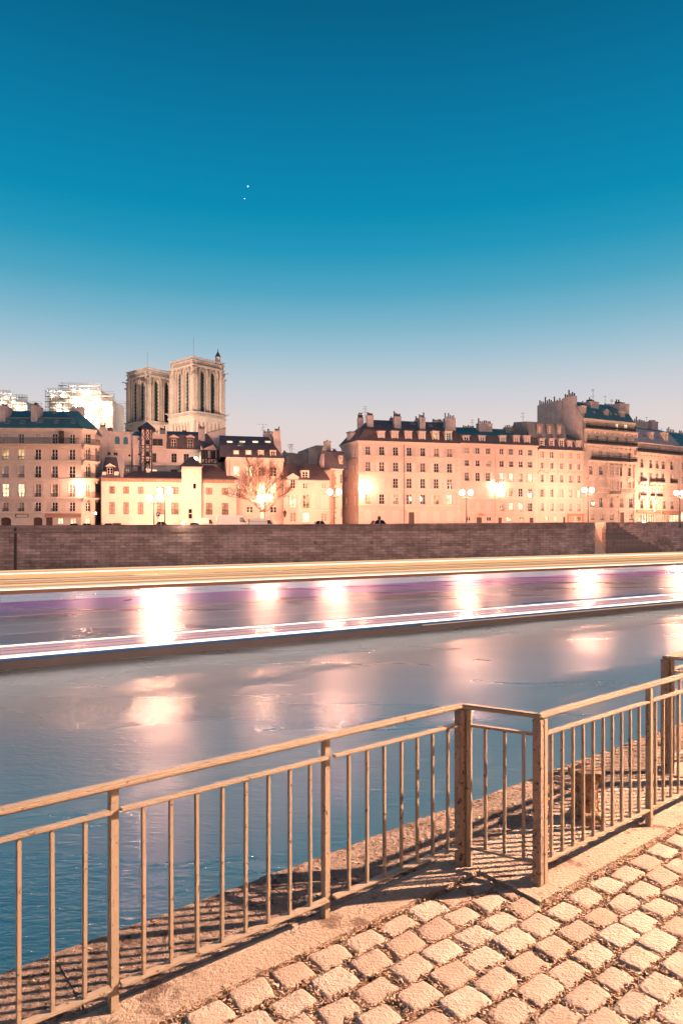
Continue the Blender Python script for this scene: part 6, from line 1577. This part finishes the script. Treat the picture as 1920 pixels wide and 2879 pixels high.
def car(label, pxa, pxb, ytop, off, m, group='cars parked along the far quay'):
    q = street(pxa, off); q2 = street(pxb, off); L = (q2-q).length; top = CAMZ-(ytop-HY)/FP*q.y; H = max(1.3, top-q.z); W = 1.75
    rt = thing('parked_car', label, 'car', q, math.atan2((q2-q).y,(q2-q).x), group); s = L/4.2
    mb = MB(); mb.prism([(0,.3),(0,.75),(.15*s,.88),(.9*s,.92),(3.2*s,.9),(4.1*s,.72),(4.2*s,.5),(4.2*s,.3)], 'y', 0, W); me = mb.mesh('body', [m]); bm = bmesh.new(); bm.from_mesh(me); bmesh.ops.bevel(bm, geom=list(bm.edges), offset=.07, segments=2, affect='EDGES'); bm.to_mesh(me); bm.free(); _link('body', me, rt)
    mb = MB(); a = [(.25*s,.88),(.8*s,H-.06),(1.1*s,H),(2.1*s,H),(2.35*s,H-.05),(3.1*s,.89)]
    mb.prism(a, 'y', .12, W-.12); o = part('cabin', mb, M['glass'], rt)
    mb = MB(); mb.prism([(.75*s,H-.05),(1.1*s,H+.012),(2.1*s,H+.012),(2.4*s,H-.05)], 'y', .13, W-.13); part('roof', mb, m, rt)
    for x0, x1 in ((.25,.78),(1.55,1.62),(3.12,2.4)): mb = MB(); mb.bar((x0*s,.11,.89),(x1*s,.11,H-.02),.05,.08,up=(0,1,0)); part('pillar', mb, m, rt)
    wheels(rt, (.8*s,3.4*s), W, .31); mb = MB(); mb.box(4.12*s,4.22*s,.15,.5,.55,.7); part('headlight', mb, M['rim'], rt)
    return rt
car('white car parked beneath the pair of street lamps', 430, 486, 1467, 2.4, M['carwhite'])
car('dark car parked right behind the headlight glare', 528, 578, 1470.5, 2.2, M['cardark'])
car('dark car at the left, first of two before the pink house', 184, 226, 1472, 2.4, M['cardark'])
car('dark car parked in front of the right end of the pink house', 216, 262, 1471.5, 3.6, M['cargrey'])
car('dark car roof showing at the left end of the low cream house', 283, 325, 1473, 2.4, M['cardark'])
car('pale car parked by the lamp in front of the side street', 890, 940, 1464.5, 2.6, M['carwhite'])
car('pale car parked before the large cream corner house', 1066, 1125, 1462, 3.0, M['vanwhite'])
hd = wall_lamp(515, 1471, 100.4, 'glaring headlight of a vehicle just above the quay wall', .17, 'head', .5)
for c_ in list(hd.children):
    if c_.name.startswith('bracket'): bpy.data.objects.remove(c_)
hd.name = 'vehicle_headlight'; hd['category'] = 'headlight'
wall_lamp(1811, 1467, 139, 'glaring small lamp before the bright shop window at the right', .17, 'head', .5)
wall_lamp(1667, 1416, 136, 'lamp glowing beside the door front of the tallest house', .22, 'small', .8)
# signs
p = at(444.5, 1447, 99.3); sg = thing('parking_sign', 'small dark parking sign with white P on a pole between the twin lamps', 'sign', (p.x,p.y,zroad(444)))
h_ = p.z-zroad(444); mb = MB(); mb.tube((0,.05,0),(0,.05,h_+.3),.035); part('pole', mb, M['lead'], sg)
M['signblue'] = mat('navy_sign', (.02,.025,.07), .5); M['signwhite'] = mat('white_sign_paint', (.8,.78,.75), .5)
mb = MB(); mb.box(-.26,.26,-.02,.02,h_-.26,h_+.32); part('sign_plate', mb, M['signblue'], sg); text_mesh('P', .58, 'letter', M['signwhite'], sg, Matrix.Translation((0,-.028,h_-.16)) @ Matrix.Rotation(R(90),4,'X'))
mb = MB(); mb.box(-.2,.2,-.015,.015,h_-.9,h_-.6); part('notice_plate', mb, M['signwhite'], sg)
p = at(1837, 1435.5, 141); sg = thing('direction_sign', 'small blue and white arrow sign by the shops at the right', 'sign', (p.x,p.y,zroad(1837)))
h_ = p.z-zroad(1837); mb = MB(); mb.tube((.55,.05,0),(.55,.05,h_+1.6),.04); part('pole', mb, M['lead'], sg)
M['bluesign'] = mat('bright_blue_sign', (.03,.12,.5), .4)
mb = MB(); mb.prism([(-.4,h_),(-.2,h_+.17),(.05,h_+.17),(.05,h_-.17),(-.2,h_-.17)], 'y', -.02, .02); part('arrow_head', mb, M['bluesign'], sg); mb = MB(); mb.box(.053,.45,-.02,.02,h_-.17,h_+.17); part('sign_plate', mb, M['signwhite'], sg)
mb = MB(); mb.sphere((.55,0,h_+1.75), .17, 8, 5); part('lamp_globe', mb, M['small'], sg)
p = at(1066, 1466, 113); bl = thing('ticket_post', 'slim dark ticket post behind the parapet before the large cream corner house', 'post', (p.x,p.y,zroad(1066)))
mb = MB(); mb.box(-.22,.22,-.15,.15,0,2.15); mb.box(-.26,.26,-.18,.18,1.55,2.05); part('cabinet', mb, M['iron'], bl); mb = MB(); mb.prism([(-.26,2.15),(.26,2.15),(.12,2.35),(-.12,2.35)], 'y', -.18, .18); part('cap', mb, M['iron'], bl)
p = at(801, 1446, 118.4); lt = thing('wall_lantern', 'black wrought iron lantern between the bare tree and the low corner house', 'lantern', p)
mb = MB(); mb.lathe([(.12,-.5),(.28,.25),(.3,.3)], n=6); part('lantern_body', mb, M['door'], lt); mb = MB(); mb.lathe([(.34,.3),(.05,.7),(.02,.95)], n=6); part('lantern_roof', mb, M['iron'], lt); mb = MB(); mb.bar((0,0,.9),(0,.9,1.2),.06,.06); part('bracket', mb, M['iron'], lt)
# ------------------------------------------------------------------ the bare plane tree
M['bark'] = mat('pale_plane_bark', (.30,.20,.15), .9, 2, .3); M['twig'] = mat('brown_twig', (.09,.045,.03), .9, 3, .3)
tp = at(737, 1470, 108.5); tr = thing('bare_tree', 'bare winter tree with a fan of twigs glowing around the street lamp', 'tree', (tp.x, tp.y, zroad(737)))
trunk, crown = MB(), MB(); rt_ = random.Random(17)
ht = lambda py: CAMZ-(py-HY)/FP*108.5-zroad(737)
def grow(p, d, L, r, lev):
    n = 3; 
    for i in range(n):
        d = (d+Vector((rt_.uniform(-.22,.22),rt_.uniform(-.22,.22),rt_.uniform(-.06,.16)))).normalized()
        q = p+d*(L/n); (trunk if lev < 2 else crown).tube(p, q, r*(1-.25*i/n), r*(1-.25*(i+1)/n), n=6 if lev < 2 else 4 if lev < 3 else 3, caps=False)
        if lev >= 1 and lev < 5 and rt_.random() < .85:
            dd = (d+Vector((rt_.uniform(-1,1),rt_.uniform(-1,1),rt_.uniform(-.5,.7)))).normalized(); grow(q, dd, L*rt_.uniform(.5,.75), r*.5, lev+1)
        p = q
    if lev < 5:
        for k in range(rt_.choice((2,2,3))):
            dd = (d+Vector((rt_.uniform(-.7,.7),rt_.uniform(-.7,.7),rt_.uniform(-.25,.6)))).normalized(); grow(p, dd, L*rt_.uniform(.62,.85), max(.012,r*.6), lev+1)
top_ = Vector((0,0,ht(1418))); trunk.tube((0,0,-.2),(.05,0,ht(1440)),.34,.27,n=10); trunk.tube((.05,0,ht(1440)),(.0,0,ht(1418)),.27,.24,n=10)
for dx, dy, dz, L in ((-1,.1,.42,2.2),(-.85,-.5,.30,2.2),(.95,.2,.62,2.2),(.9,-.4,.42,2.2),(.1,.5,1,2.7),(-.25,.2,1,2.9),(.35,-.1,1,2.7)):
    grow(top_, Vector((dx,dy,dz)).normalized(), L, .10, 1)
for k, (dx, z) in enumerate(((-.9,ht(1436)),(.8,ht(1444)),(.6,ht(1432)))): grow(Vector((.05,0,z)), Vector((dx,-.2,.5)).normalized(), 1.3, .08, 2)
part('trunk', trunk, M['bark'], tr, smooth=True, fix=False); part('crown', crown, M['twig'], tr, fix=False)
# ------------------------------------------------------------------ two planets close together in the dusk sky
M['planet'] = emat('bright_planet', (1,.93,.85), 5)
for px, py, r_, lab in ((697,523,2.3,'brighter white planet, upper of the two points in the sky'),(687.5,557,1.5,'fainter white planet, lower of the two points in the sky')):
    p = at(px, py, 2600); mb = MB(); mb.sphere((0,0,0), r_*.8, 10, 6); o = part('planet', mb, M['planet'], None, smooth=True); o.location = p; tag(o, lab, 'planet')
